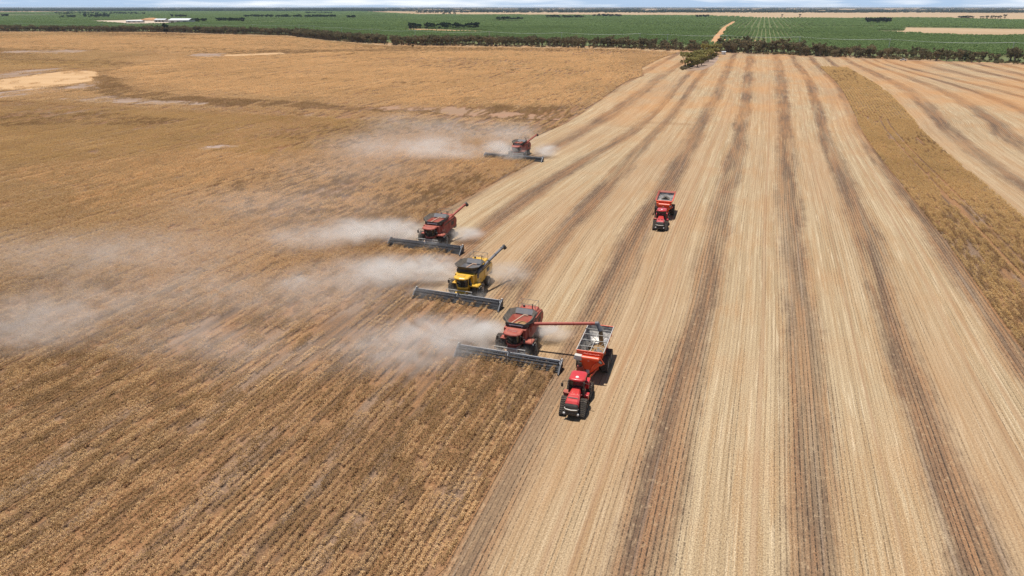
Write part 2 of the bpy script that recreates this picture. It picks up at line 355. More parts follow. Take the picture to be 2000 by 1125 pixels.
def scatter(name, pts, rotz, scl, idx, meshes, kind='stuff', rand=None):
    """one object: many points carrying copies of a few plant meshes"""
    n = len(pts); me = bpy.data.meshes.new(name); me.vertices.add(n)
    me.vertices.foreach_set('co', np.asarray(pts, np.float32).ravel())
    rot = np.zeros((n, 3), np.float32); rot[:, 2] = rotz
    for nm, ty, arr in (('rot', 'FLOAT_VECTOR', rot), ('scl', 'FLOAT_VECTOR', np.asarray(scl, np.float32)), ('idx', 'INT', np.asarray(idx, np.int32))):
        a = me.attributes.new(nm, ty, 'POINT'); a.data.foreach_set('vector' if ty != 'INT' else 'value', arr.ravel())
    o = bpy.data.objects.new(name, me); col.objects.link(o); o['kind'] = kind
    ng = bpy.data.node_groups.new(name, 'GeometryNodeTree')
    ng.interface.new_socket('Geometry', in_out='INPUT', socket_type='NodeSocketGeometry'); ng.interface.new_socket('Geometry', in_out='OUTPUT', socket_type='NodeSocketGeometry')
    N = ng.nodes; L = ng.links; gi = N.new('NodeGroupInput'); go = N.new('NodeGroupOutput')
    m2p = N.new('GeometryNodeMeshToPoints'); L.new(gi.outputs[0], m2p.inputs[0])
    gti = N.new('GeometryNodeGeometryToInstance')
    for mm in reversed(meshes):
        src = bpy.data.objects.new(name + '_source', mm)
        oi = N.new('GeometryNodeObjectInfo'); oi.inputs[0].default_value = src; oi.inputs['As Instance'].default_value = True
        L.new(oi.outputs['Geometry'], gti.inputs[0])
    iop = N.new('GeometryNodeInstanceOnPoints'); iop.inputs['Pick Instance'].default_value = True
    L.new(m2p.outputs[0], iop.inputs['Points'])
    jg = N.new('GeometryNodeJoinGeometry')
    for nd in [x for x in N if x.bl_idname == 'GeometryNodeObjectInfo']: L.new(nd.outputs['Geometry'], jg.inputs[0])
    N.remove(gti); L.new(jg.outputs[0], iop.inputs['Instance'])
    def att(nm, ty):
        q = N.new('GeometryNodeInputNamedAttribute'); q.data_type = ty; q.inputs[0].default_value = nm; return q.outputs[0]
    L.new(att('idx', 'INT'), iop.inputs['Instance Index'])
    e2r = N.new('FunctionNodeEulerToRotation'); L.new(att('rot', 'FLOAT_VECTOR'), e2r.inputs[0]); L.new(e2r.outputs[0], iop.inputs['Rotation'])
    L.new(att('scl', 'FLOAT_VECTOR'), iop.inputs['Scale']); L.new(iop.outputs[0], go.inputs[0])
    md = o.modifiers.new('plants', 'NODES'); md.node_group = ng
    return o

def leaf_mesh(name, centers, sizes, mat, up=.3):
    """one small bent leaf face per centre, turned at random"""
    n = len(centers); c = np.asarray(centers, np.float64); s = np.asarray(sizes)[:, None]
    d = rng.normal(size=(n, 3)); d[:, 2] += up; d /= np.linalg.norm(d, axis=1)[:, None]
    a = np.cross(d, rng.normal(size=(n, 3))); a /= np.linalg.norm(a, axis=1)[:, None]; b = np.cross(d, a)
    w = (.55 + .5 * rng.random((n, 1)))
    vs = np.stack([c - a * s * .5, c + b * s * .5 * w, c + a * s * .5, c - b * s * .5 * w], 1).reshape(-1, 3)
    f = np.arange(4 * n).reshape(n, 4)
    me = bpy.data.meshes.new(name); me.from_pydata(vs.tolist(), [], f.tolist()); me.materials.append(mat); return me

# ------------------------------------------------------------------ land
land = sheet('land', [(-42000, -3000), (42000, -3000), (42000, 46000), (-42000, 46000)], -.6, M['land'])

# lanes of the paddock: guide lines measured on the ground, lane number = metres across the rows
guides = [  # (lane, [(px, py)...])
    (-45., [(1000, 404), (1113, 332), (1219, 272), (1290, 215), (1340, 150)]),
    (-31.5, [(1010, 578), (1075, 472), (1190, 359), (1237, 302), (1315, 219), (1370, 140), (1400, 108)]),
    (-18., [(902, 1125), (968, 964), (1052, 813), (1172, 625), (1217, 502), (1257, 427), (1306, 351), (1340, 294), (1393, 200), (1430, 115)]),
    (-4.5, [(1242, 1125), (1264, 1002), (1296, 851), (1340, 700), (1368, 625), (1387, 502), (1415, 389), (1440, 294), (1455, 200), (1462, 110)]),
    (9., [(1598, 1125), (1572, 700), (1543, 420), (1534, 260), (1530, 180), (1524, 127)]),
    (22.5, [(1916, 1125), (1766, 700), (1712, 527), (1673, 420), (1640, 340), (1609, 260), (1588, 180), (1580, 153), (1556, 127)]),
    (36., [(1988, 687), (1873, 511), (1766, 372), (1703, 292), (1673, 244), (1655, 191), (1633, 159), (1601, 132)]),
    (55.5, [(2000, 428), (1926, 361), (1863, 313), (1799, 255), (1767, 217), (1748, 191), (1713, 164), (1660, 137)]),
    (64., [(2000, 356), (1942, 324), (1884, 276), (1841, 244), (1812, 196), (1751, 157), (1671, 126)]),
    (77., [(2000, 292), (1926, 223), (1873, 187), (1790, 154), (1706, 126)]),
    (104., [(2000, 185), (1912, 168), (1846, 150), (1755, 129)])]
SG = np.concatenate([np.arange(-60, 300, 6.), np.arange(300, 720, 15.)])
glane = []; gu = []
def smooth(a, k):
    for _ in range(k):
        b = a.copy(); b[1:-1] = (a[:-2] + 2 * a[1:-1] + a[2:]) / 4; a = b
    return a
for ln, pts in guides:
    q = gpl(pts); uu = [x * CA - y * SA for x, y in q]; ss = [x * SA + y * CA for x, y in q]
    glane.append(ln); gu.append(smooth(np.interp(SG, ss, uu), 12))
for ln in (-80., -1500.):
    glane.insert(0, ln); gu.insert(0, np.full(len(SG), ln))
for ln, k in ((150., 1.15), (800., 1.)):
    glane.append(ln); gu.append(np.full(len(SG), ln * k))
glane = np.array(glane); gu = np.array(gu)
order = np.argsort(glane); glane = glane[order]; gu = gu[order]
def lane_u(lane, s):
    """across-row position of a lane at a distance s along the rows"""
    lane = np.asarray(lane, float); s = np.asarray(s, float)
    out = np.zeros(np.broadcast(lane, s).shape); lane = np.broadcast_to(lane, out.shape); s = np.broadcast_to(s, out.shape)
    j = np.clip(np.searchsorted(glane, lane) - 1, 0, len(glane) - 2); f = (lane - glane[j]) / (glane[j + 1] - glane[j])
    k = np.clip(np.searchsorted(SG, s) - 1, 0, len(SG) - 2); g = np.clip((s - SG[k]) / (SG[k + 1] - SG[k]), 0, 1)
    def at(jj): return gu[jj, k] * (1 - g) + gu[jj, k + 1] * g
    return at(j) * (1 - f) + at(j + 1) * f
BELT = [(-700, 50), (-200, 59), (0, 62), (300, 63), (560, 70), (650, 80), (760, 89), (1000, 92), (1200, 95), (1330, 100), (1500, 107), (1700, 115), (2000, 127), (2400, 146)]
belt = np.array(gpl(BELT))
# stubble sheet: a grid that follows the lanes
LN = np.concatenate([np.linspace(-1500, -200, 10), np.linspace(-160, -60, 6), np.arange(-55, 125, 2.5), np.linspace(130, 800, 14)])
SS = np.concatenate([np.arange(-60, 300, 6.), np.arange(300, 1500, 25.)])
LL, S2 = np.meshgrid(LN, SS); UU = lane_u(LL, S2)
XX = UU * CA + S2 * SA; YY = -UU * SA + S2 * CA
nl, nsx = len(LN), len(SS)
bx = np.interp(XX, belt[:, 0], belt[:, 1])
keep = YY < bx + 60
me = bpy.data.meshes.new('stubble_field')
idm = np.arange(nl * nsx).reshape(nsx, nl)
fq = np.stack([idm[:-1, :-1], idm[:-1, 1:], idm[1:, 1:], idm[1:, :-1]], -1).reshape(-1, 4)
kq = keep.ravel()[fq].all(1); fq = fq[kq]
me.from_pydata(np.stack([XX, YY, np.zeros_like(XX)], -1).reshape(-1, 3).tolist(), [], fq.tolist())
uvl = me.uv_layers.new(name='lane'); li = np.zeros(len(me.loops), np.int32); me.loops.foreach_get('vertex_index', li)
uvd = np.stack([LL.ravel()[li], S2.ravel()[li]], -1).astype(np.float32); uvl.data.foreach_set('uv', uvd.ravel())
me.materials.append(M['stubble']); field = bpy.data.objects.new('stubble_field', me); col.objects.link(field); field['kind'] = 'structure'

# standing crop: outline of the uncut paddock, stepped where each harvester has got to
CROP = gpl([(430, 1500), (870, 1110), (1094, 707), (884, 674), (976, 596), (803, 566), (903, 488), (754, 471), (1054, 310), (955, 302), (1046, 267), (1108, 240),
            (1150, 212), (1180, 190), (1222, 160), (1258, 148), (1254, 133), (1290, 114), (1325, 103)]) + \
       gpl([(1200, 96), (1000, 93), (760, 90), (650, 81), (560, 71), (300, 64), (0, 63), (-200, 60), (-600, 55)]) + [(-2300, 1000), (-400, 20), (-120, -30)]
sheet('crop_soil', CROP, .05, M['cropsoil'])
strip_l = [(36. + .15, s) for s in np.arange(10, 555, 6.)]; strip_r = [(55.5, s) for s in np.arange(10, 560, 6.)]
def lane_xy(lane, s): u = float(lane_u(lane, s)); return from_us(u, s)
STRIP = [lane_xy(a, b) for a, b in strip_l] + [lane_xy(a, b) for a, b in strip_r[::-1]]
sheet('strip_soil', STRIP, .05, M['cropsoil'])
PATCH = [('sand', [(-40, 180), (0, 178), (70, 174), (130, 167), (178, 159), (192, 147), (188, 139), (140, 138), (70, 146), (0, 156), (-40, 160)]),
         ('salt', [(-40, 195), (60, 186), (150, 176), (185, 178), (196, 165), (192, 156), (178, 160), (130, 168), (0, 180), (-40, 182)]),
         ('salt', [(-20, 158), (0, 155), (60, 147), (130, 137), (120, 133), (70, 136), (30, 140), (-20, 147)]),
         ('salt', [(100, 195), (170, 201), (240, 202), (330, 206), (400, 206), (410, 201), (330, 197), (250, 190), (190, 185), (150, 190)]),
         ('salt', [(384, 292), (400, 295), (430, 292), (466, 288), (468, 285), (430, 284), (398, 287)]),
         ('redsoil', [(720, 213), (760, 219), (830, 217), (880, 226), (960, 231), (1030, 233), (1090, 236), (1100, 230), (1020, 222), (960, 216), (900, 210), (830, 207), (770, 207)]),
         ('salt', [(0, 106), (60, 105), (175, 104), (170, 99), (110, 97), (50, 98), (0, 101)]),
         ('salt', [(360, 112), (400, 113), (450, 111), (440, 104), (380, 105)]),
         ('sand', [(440, 111), (500, 109), (560, 106), (550, 103), (480, 106), (440, 107)])]
patch_polys = []
for mname, pts in PATCH:
    q0 = gpl(pts); cx = sum(p[0] for p in q0) / len(q0); cy = sum(p[1] for p in q0) / len(q0); q = []
    for i in range(len(q0)):                                        # ragged outline
        a, b = q0[i], q0[(i + 1) % len(q0)]
        for k in range(6):
            f = k / 6; j = .0 if k == 0 else 1.
            L_ = math.hypot(b[0] - a[0], b[1] - a[1])
            q.append((a[0] + (b[0] - a[0]) * f + random.uniform(-.05, .05) * L_ * j, a[1] + (b[1] - a[1]) * f + random.uniform(-.05, .05) * L_ * j))
    patch_polys.append(q); sheet({'sand': 'sand_patch', 'salt': 'clay_patch', 'redsoil': 'soil_patch'}[mname], q, .10 + .02 * len(patch_polys), M[mname])

# row segments of crop plants, 3 m long
def crop_row(name, mat, seed, fill):
    r = np.random.default_rng(seed); n = 620
    y = r.uniform(-1.5, 1.5, n); ph = r.uniform(0, 9, 6)
    prof = .55 + .22 * np.sin(y * 7.3 + ph[0]) + .18 * np.sin(y * 13.7 + ph[1]) + .12 * np.sin(y * 3.1 + ph[2])           # plants of uneven height
    h = .30 + .34 * np.clip(prof, 0, 1); x = r.normal(0, .11, n) + .05 * np.sin(y * 5 + ph[3])
    z = h * np.sqrt(r.random(n)) * (1 - .9 * np.clip(np.abs(x) - .08, 0, .3)); keep = (r.random(n) < .55 + .6 * np.clip(prof, 0, 1)) & (r.random(n) < fill)
    c = np.stack([x, y, z], 1)[keep]
    return leaf_mesh(name, c, r.uniform(.04, .115, len(c)), mat, 1.7)
cropm = [crop_row('crop_row', M['crop'], i, f) for i, f in enumerate((.97, .93, .9, .85, .95, .72))]
stripm = [crop_row('strip_row', M['cropstrip'], 20 + i, f) for i, f in enumerate((.98, .95, .95, .9))]
P_, R_, S_, I_ = [], [], [], []
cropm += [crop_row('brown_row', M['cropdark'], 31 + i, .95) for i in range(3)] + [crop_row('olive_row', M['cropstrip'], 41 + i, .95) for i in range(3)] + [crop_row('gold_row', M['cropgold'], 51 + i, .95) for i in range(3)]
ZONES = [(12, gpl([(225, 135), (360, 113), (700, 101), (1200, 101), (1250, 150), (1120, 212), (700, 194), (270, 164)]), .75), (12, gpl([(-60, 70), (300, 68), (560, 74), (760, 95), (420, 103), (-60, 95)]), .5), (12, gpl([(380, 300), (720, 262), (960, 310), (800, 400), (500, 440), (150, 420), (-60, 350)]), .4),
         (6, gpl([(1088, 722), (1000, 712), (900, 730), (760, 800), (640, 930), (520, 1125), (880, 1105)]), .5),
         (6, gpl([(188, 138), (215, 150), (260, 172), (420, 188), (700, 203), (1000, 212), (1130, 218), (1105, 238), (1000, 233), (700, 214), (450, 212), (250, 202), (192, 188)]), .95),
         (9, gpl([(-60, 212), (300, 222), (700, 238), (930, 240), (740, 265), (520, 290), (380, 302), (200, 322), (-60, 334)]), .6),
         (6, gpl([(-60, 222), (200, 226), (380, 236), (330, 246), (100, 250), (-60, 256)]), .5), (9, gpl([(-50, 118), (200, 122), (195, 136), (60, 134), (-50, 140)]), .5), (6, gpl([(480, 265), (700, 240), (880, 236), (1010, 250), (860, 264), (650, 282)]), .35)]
for s0, s1, k in ((20, 230, 1.), (230, 1500, 2.)):
    us_ = np.arange(-1500 if k > 1 else -700, -10, .6 * k); ss_ = np.arange(s0, s1, 2.9 * k)
    U, S = np.meshgrid(us_, ss_); U = U.ravel(); S = S.ravel() + rng.uniform(-.9, .9, U.size) * k
    Uw = lane_u(U, S); X = Uw * CA + S * SA; Y = -Uw * SA + S * CA
    dep = Y * math.cos(PITCH) + CAMH * math.sin(PITCH)
    ok = (Y > 30) & (np.abs(X) < dep * .80 + 8) & inside(CROP, X, Y) & inside(CROP, X + 1.3 * k * SA, Y + 1.3 * k * CA) & inside(CROP, X - 1.3 * k * SA, Y - 1.3 * k * CA)
    for pi, pp in enumerate(patch_polys):
        if PATCH[pi][0] == 'sand': ok &= ~(inside(pp, X, Y) & (rng.random(X.size) < .82))
        mx_, my_ = np.mean(pp, axis=0); stn = vnoise(U * .6, S * .12, .35, 9) * .5 + vnoise(X, Y, .03, 10) * .3 + rng.random(X.size) * .2
        for fx, fy, thr in ((1.25, 1.6, .30), (1.0, 1.0, .48), (.72, .6, .60)):
            ok &= ~(inside([(mx_ + (a - mx_) * fx, my_ + (b - my_) * fy) for a, b in pp], X, Y) & (stn < thr))
    gap = vnoise(U * .5, S, .12, 3); gap2 = vnoise(U, S, .5, 5)
    ok &= ~((gap > .90) & (gap2 > .6))
    row = np.floor(U / .6 / k)
    thin = vnoise(row * .37, S, .03, 71) * .6 + vnoise(row * 1.7, S * .4, .05, 72) * .4          # some runs of rows stand thin
    ok &= rng.random(U.size) > np.clip((thin - .56) * 3.2, 0, .8) * (1 if k < 2 else .6)
    X, Y, U, S = X[ok], Y[ok], U[ok], S[ok]; n = len(X)
    hgt = .92 + .50 * vnoise(U * .8, S * .25, .25, 8) + .25 * rng.random(n)
    drop = vnoise(np.floor(U / .6 / k) * 7.3, S, .05, 17)              # whole rows run thinner for a while
    hgt *= np.where(drop > .72, .62, 1.)
    P_.append(np.stack([X, Y, np.full(n, .05)], 1)); R_.append(-AZ + rng.choice([0, math.pi], n) + rng.normal(0, .015, n))
    S_.append(np.stack([np.full(n, k * 1.0), np.full(n, k), hgt * (1 + .18 * (k - 1))], 1)); ii = rng.integers(0, 6, n)
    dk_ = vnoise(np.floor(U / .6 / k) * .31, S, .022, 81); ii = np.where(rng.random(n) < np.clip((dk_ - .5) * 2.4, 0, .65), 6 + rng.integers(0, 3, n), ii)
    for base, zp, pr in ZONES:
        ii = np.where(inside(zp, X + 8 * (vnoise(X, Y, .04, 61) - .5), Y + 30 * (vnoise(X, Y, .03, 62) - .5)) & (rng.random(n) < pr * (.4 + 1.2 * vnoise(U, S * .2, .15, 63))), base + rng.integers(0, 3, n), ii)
    I_.append(ii)
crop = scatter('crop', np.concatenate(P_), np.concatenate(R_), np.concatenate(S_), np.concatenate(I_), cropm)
P_, R_, S_, I_ = [], [], [], []
for s0, s1, k in ((60, 300, 1.), (300, 556, 2.)):
    lns = np.arange(36.6, 55.2, .58 * k); ss_ = np.arange(s0, s1, 2.9 * k)
    U, S = np.meshgrid(lns, ss_); U = U.ravel(); S = S.ravel() + rng.uniform(-.9, .9, U.size) * k
    Uw = lane_u(U, S); du = (lane_u(U, S + 1) - lane_u(U, S - 1)) / 2
    X = Uw * CA + S * SA; Y = -Uw * SA + S * CA; n = len(X)
    ok = vnoise(U * 2, S * .3, .3, 31) < .9
    ok &= ~((np.abs(U - 44.2) < .35) | (np.abs(U - 46.6) < .35))
    X, Y, U, S, du = X[ok], Y[ok], U[ok], S[ok], du[ok]; n = len(X)
    P_.append(np.stack([X, Y, np.full(n, .05)], 1)); R_.append(-AZ - np.arctan(du) + rng.choice([0, math.pi], n))
    S_.append(np.stack([np.full(n, k * 1.05), np.full(n, k), (.9 + .4 * rng.random(n)) * (1 + .18 * (k - 1))], 1)); rv = vnoise(np.floor(U / .58 / k) * .9, S, .02, 95); I_.append(np.where(rng.random(n) < np.clip((rv - .55) * 1.6, 0, .3), 4 + rng.integers(0, 3, n), rng.integers(0, 4, n)))
scatter('crop_strip', np.concatenate(P_), np.concatenate(R_), np.concatenate(S_), np.concatenate(I_), stripm + cropm[6:9])


# ------------------------------------------------------------------ machines (front = -Y, ground at z = 0)
def rim_circle(cx, r, n): return [(cx + r * math.cos(2 * math.pi * i / n), r * math.sin(2 * math.pi * i / n)) for i in range(n)]
def make_wheel(parent, name, x, y, r, w, rimmat, side):
    b = MB(); h = w / 2; ri = r * .56
    b.lathe([(-h * .8, ri), (-h, ri * 1.12), (-h, r * .9), (-h * .86, r * .965), (-h * .4, r), (h * .4, r), (h * .86, r * .965), (h, r * .9), (h, ri * 1.12), (h * .8, ri)], (x, y, r), 'x', 36)
    nl_ = 20
    for i in range(nl_):                                            # tread lugs in a chevron
        for sgn in (-1, 1):
            a = 2 * math.pi * (i + (.25 if sgn > 0 else -.25)) / nl_
            rot = Matrix.Rotation(a, 3, 'X') @ Matrix.Rotation(sgn * .5, 3, 'Z')
            c = Matrix.Rotation(a, 3, 'X') @ Vector((sgn * h * .48, 0, r * 1.0))
            b.box((x + c.x, y + c.y, r + c.z), (h * 1.05, r * .085, r * .09), rot)
    t = b.build('tyre', M['tyre'], parent) if name is None else None
    if name is not None:
        root = b.build(name, M['tyre'], parent)
    q = MB()
    for s in (-1, 1):
        q.lathe([(s * h * .82, ri * 1.0), (s * h * .70, ri * .92), (s * h * .35, ri * .78), (s * h * .3, ri * .35), (s * h * .5, ri * .3), (s * h * .5, .0)][::s], (x, y, r), 'x', 24)
        for i in range(8):
            a = 2 * math.pi * i / 8
            q.tube((x + s * h * .28, y + ri * .5 * math.cos(a), r + ri * .5 * math.sin(a)), (x + s * h * .42, y + ri * .5 * math.cos(a), r + ri * .5 * math.sin(a)), .03, n=6)
    q.build('rim', rimmat, root)
    return root

def plan_cab(w, y0, y1, bow): return [(-w, y1), (-w, y0 + bow), (-w * .66, y0 + bow * .28), (0, y0), (w * .66, y0 + bow * .28), (w, y0 + bow), (w, y1)]

def loft(b, rings, k=0, close=True, cap=False):
    n = len(rings[0]); vs = [p for r in rings for p in r]
    fs = [(i * n + j, i * n + (j + 1) % n, (i + 1) * n + (j + 1) % n, (i + 1) * n + j) for i in range(len(rings) - 1) for j in range(n if close else n - 1)]
    if cap: fs += [tuple(range(n))[::-1], tuple(range((len(rings) - 1) * n, len(rings) * n))]
    b.add(vs, fs, k)

def make_header(root, W=6.85):
    """wide draper front with a two-piece reel"""
    b = MB()
    b.prism([(-3.35, .22), (-3.35, .98), (-3.47, .98), (-3.55, .30), (-4.75, .12), (-4.98, .10), (-4.98, .05), (-4.7, .05), (-3.5, .16)], -W, W, 'x')
    for i in range(21):                                             # back-sheet ribs
        x = -W + .3 + i * (2 * W - .6) / 20
        b.box((x, -3.30, .60), (.07, .10, .74))
    hd = b.build('header', M['header'], root)
    b = MB()
    b.tube((-W, -3.42, 1.03), (W, -3.42, 1.03), .075, n=8)
    b.tube((-W, -3.36, .35), (W, -3.36, .35), .07, n=8)
    b.box((0, -4.96, .075), (2 * W, .10, .05))
    b.build('header_beam', M['bar'], hd)
    for s in (-1, 1):                                               # slatted draper belts, two sides
        b = MB()
        for i in range(22):
            x = s * (.7 + i * (W - .9) / 22)
            b.box((x, -4.15, .262), (.035, 1.12, .03), Matrix.Rotation(R(-8.3), 3, 'X'))
        b.build('draper_belt', M['header'], hd)
    yc, zc, rr = -4.55, .98, .46
    for s in (-1, 1):
        xa, xb = s * .14, s * (W - .22)
        b = MB(); b.tube((xa, yc, zc), (xb, yc, zc), .10, n=10)
        reel = b.build('reel', M['header'], hd)
        b = MB(); bt = MB()
        for k in range(6):
            a = 2 * math.pi * k / 6 + .35; y_, z_ = yc + rr * math.cos(a), zc + rr * math.sin(a)
            b.tube((xa, y_, z_), (xb, y_, z_), .038, n=6)
            nt = 44
            for i in range(nt):
                x = xa + (xb - xa) * (i + .5) / nt
                bt.tube((x, y_, z_), (x, y_ - .06, z_ - .24), .011, n=3, cap=False)
        b.build('reel_bar', M['bar'], reel)
        bt.build('reel_tines', M['black'], reel)['kind'] = 'stuff'
        b = MB()
        for j in range(6):                                          # spiders
            x = xa + (xb - xa) * j / 5
            for k in range(6):
                a = 2 * math.pi * k / 6 + .35; b.tube((x, yc, zc), (x, yc + rr * math.cos(a), zc + rr * math.sin(a)), .028, n=4)
        b.build('reel_spider', M['bar'], reel)
    for x in (-W + .06, 0, W - .06):                                # reel arms
        b = MB(); b.path([(x, -3.4, 1.08), (x, -4.0, 1.36), (x, -4.55, 1.0)], .065, 6); b.tube((x, -3.45, .9), (x, -4.1, 1.5), .035, n=6)
        b.build('reel_arm', M['bar'], hd)
    for s in (-1, 1):                                               # crop dividers at both ends
        b = MB(); x = s * (W + .02)
        b.prism([(-3.2, .12), (-3.2, 1.22), (-3.6, 1.34), (-4.6, .98), (-5.75, .20), (-5.8, .08), (-4.9, .05)], x - .06, x + .06, 'x')
        d = b.build('crop_divider', M['header'], hd)
        b = MB(); b.path([(x + s * .09, -3.25, 1.24), (x + s * .09, -3.65, 1.37), (x + s * .09, -4.6, 1.0), (x + s * .09, -5.8, .12)], .05, 6)
        b.path([(x + s * .09, -3.3, .4), (x + s * .09, -4.6, .42), (x + s * .09, -5.8, .12)], .04, 6)
        b.build('divider_rail', M['bar'], d)
        b = MB(); b.box((x + s * .04, -3.75, 1.42), (.16, .20, .13)); b.build('end_light', M['white'], d, .02)
    b = MB(); b.path([(-2.2, -3.2, 1.55), (2.0, -3.2, 1.55)], .06, 6); b.path([(-1.9, -3.05, 1.05), (2.1, -3.05, 1.05)], .045, 6)
    for x in (-2.1, -.9, .9, 1.9): b.tube((x, -3.3, 1.1), (x, -3.18, 1.58), .045, n=6)
    b.build('centre_frame', M['steel'], hd)
    hd.location.y = .147; hd.scale.y = .85
    return hd

def make_combine(label, paint, kind, group):
    root = empty('combine_harvester', (0, 0, 0)); tag(root, label, 'combine harvester', group)
    P = M[paint]; yel = kind == 'yellow'
    dk = M['blackred']
    # body
    b = MB()
    b.prism([(-.35, 1.35), (-.35, 3.45), (.0, 3.60), (.05, 2.98), (3.05, 2.98), (3.1, 3.68), (5.2, 3.72), (6.2, 3.52), (6.9, 3.0), (7.1, 2.3), (6.6, 1.55), (5.2, 1.45), (3.4, 1.25), (1.5, 1.2)], -1.5, 1.5, 'x')
    body = b.build('body', P, root, .07)
    for s in (-1, 1):                                               # side panels standing proud, with a wheel-arch cut
        b = MB()
        b.prism([(.15, 1.75), (.0, 3.25), (.6, 3.45), (3.1, 3.52), (3.25, 1.75), (2.2, 1.45), (1.5, 1.55)], s * 1.5, s * 1.60, 'x')
        b.build('side_panel', P, body, .03)
        b = MB()
        b.prism([(3.35, 1.85), (3.22, 3.5), (5.3, 3.55), (6.3, 3.3), (6.75, 2.7), (6.6, 2.0), (5.0, 1.75)], s * 1.5, s * 1.62, 'x')
        b.build('side_panel', P, body, .03)
        b = MB(); b.prism([(.4, 3.0), (.4, 3.2), (6.0, 3.42), (6.2, 3.2)], s * 1.60, s * 1.632, 'x'); b.build('side_stripe', M['black'], body)
        b = MB()
        for i in range(7): b.box((s * 1.62, 4.3 + i * .16, 2.6), (.05, .10, .7))
        b.build('cooling_grille', dk, body)
    b = MB(); b.prism([(6.6, 1.0), (6.4, 1.9), (7.3, 2.1), (7.6, 1.3), (7.4, .95)], -1.25, 1.25, 'x'); b.build('straw_hood', dk, body, .05)
    # under-body chassis
    b = MB(); b.box((0, 2.0, 1.05), (1.3, 5.2, .55)); b.box((0, 0, 1.0), (3.6, .5, .5)); b.box((0, 4.4, .75), (2.6, .35, .35)); b.build('chassis', dk, root, .04)
    # wheels
    for s in (-1, 1):
        make_wheel(root, 'front_wheel', s * 1.62, 0, 1.0, .68, M['rim'] if not yel else M['steel'], s)
        make_wheel(root, 'front_wheel', s * 2.36, 0, 1.0, .62, M['rim'] if not yel else M['steel'], s)
        make_wheel(root, 'rear_wheel', s * 1.62, 4.4, .76, .6, M['rim'], s)
    # feeder house
    b = MB(); b.prism([(-.25, 2.0), (-.25, 1.0), (-2.66, .28), (-2.66, 1.05)], -.78, .78, 'x')
    fh = b.build('feeder_house', M['tan'] if not yel else M['yellow'], root, .05)
    b = MB(); b.box((0, -1.4, 1.60), (1.2, 1.5, .06), Matrix.Rotation(R(21), 3, 'X')); b.build('feeder_cover', P, fh, .02)
    # cab
    cab = MB().prism(plan_cab(.98, -2.15, -.36, .75), 1.62, 1.86, 'z').build('cab', P, root, .03)
    b = MB(); lo = plan_cab(.90, -2.02, -.38, .7); hi = plan_cab(1.02, -2.28, -.38, .8)
    loft(b, [[(x, y, 1.86) for x, y in lo], [(x, y, 3.22) for x, y in hi]], cap=True); b.build('cab_glass', M['glass'], cab)
    for x, y in ((-1.0, -1.5), (1.0, -1.5), (-1.0, -.42), (1.0, -.42)):
        MB().tube((x * .94, y, 1.8), (x * 1.03, y - (.08 if y < -1 else 0), 3.26), .055 if y < -1 else .09, n=8).build('cab_pillar', dk if not yel else P, cab)
    b = MB(); b.box((0, -1.35, 2.1), (.55, .5, .5)); b.box((0, -1.05, 2.5), (.5, .14, .6)); b.build('seat', M['black'], cab, .05)
    b = MB(); rp = plan_cab(1.18, -2.62, -.22, .62); r2 = plan_cab(1.05, -2.45, -.3, .62)
    loft(b, [[(x, y, 3.22) for x, y in rp], [(x, y, 3.38) for x, y in rp], [(x, y, 3.52) for x, y in r2]], cap=True)
    roof = b.build('cab_roof', P, cab, .04)
    for x in (-.75, -.45, .45, .75): MB().box((x, -2.47 + abs(x) * .18, 3.25), (.2, .14, .10)).build('work_light', M['white'], roof, .02)
    b = MB(); b.tube((-.95, -.35, 3.78), (.95, -.35, 3.78), .075, n=8); b.tube((-.8, -.35, 3.5), (-.8, -.35, 3.78), .03, n=6); b.tube((.8, -.35, 3.5), (.8, -.35, 3.78), .03, n=6)
    b.build('light_bar', M['white'] if not yel else M['black'], roof)
    b = MB()
    for y in (-1.9, -1.5): b.path([(-.6, y, 3.5), (-.6, y, 3.66), (.6, y, 3.66), (.6, y, 3.5)], .018, 5)
    b.build('roof_rail', M['bar'], roof)
    for s in (-1, 1):
        b = MB(); b.path([(s * 1.02, -2.05, 3.2), (s * 1.75, -2.35, 3.22), (s * 1.78, -2.38, 2.9)], .03, 6); b.path([(s * 1.0, -2.0, 2.6), (s * 1.75, -2.35, 3.2)], .02, 5)
        m_ = b.build('mirror_arm', M['black'], cab)
        MB().box((s * 1.80, -2.40, 2.75), (.30, .10, .50)).build('mirror', M['black'], m_, .03)
    # red cheeks beside the cab, platform and ladder
    for s in (-1, 1):
        MB().box((s * 1.27, -.62, 2.75), (.42, .5, 1.5)).build('cab_cheek', P, root, .04)
    b = MB(); b.box((1.75, -.75, 1.98), (1.5, 1.35, .16)); b.box((1.75, -.75, 2.10), (1.36, 1.2, .04)); pl = b.build('platform', P, root, .03)
    b = MB(); b.path([(2.45, -1.35, 2.0), (2.45, -1.35, 2.95), (2.45, -.1, 2.95), (2.45, -.1, 2.0)], .025, 6); b.path([(2.45, -1.35, 2.5), (2.45, -.1, 2.5)], .02, 6); b.build('handrail', M['blackred'], pl)
    b = MB()
    for x in (-.28, .28): b.tube((2.62, -.75 + x, 2.0), (3.0, -.75 + x, .7), .035, n=6)
    for i in range(5): b.box((2.62 + .076 * (i + .5), -.75, 2.0 - .26 * (i + .5)), (.22, .56, .05))
    b.build('ladder', M['blackred'], pl)
    MB().box((2.62, -1.25, 1.8), (.10, .12, .22)).build('marker_lamp', M['white'], pl, .02)
    MB().box((2.62, -.2, 1.8), (.10, .12, .22)).build('marker_lamp', M['orangeglow'], pl, .02)
    MB().box((-1.55, -.6, 1.98), (.75, .9, .14)).build('mudguard', P, root, .03)
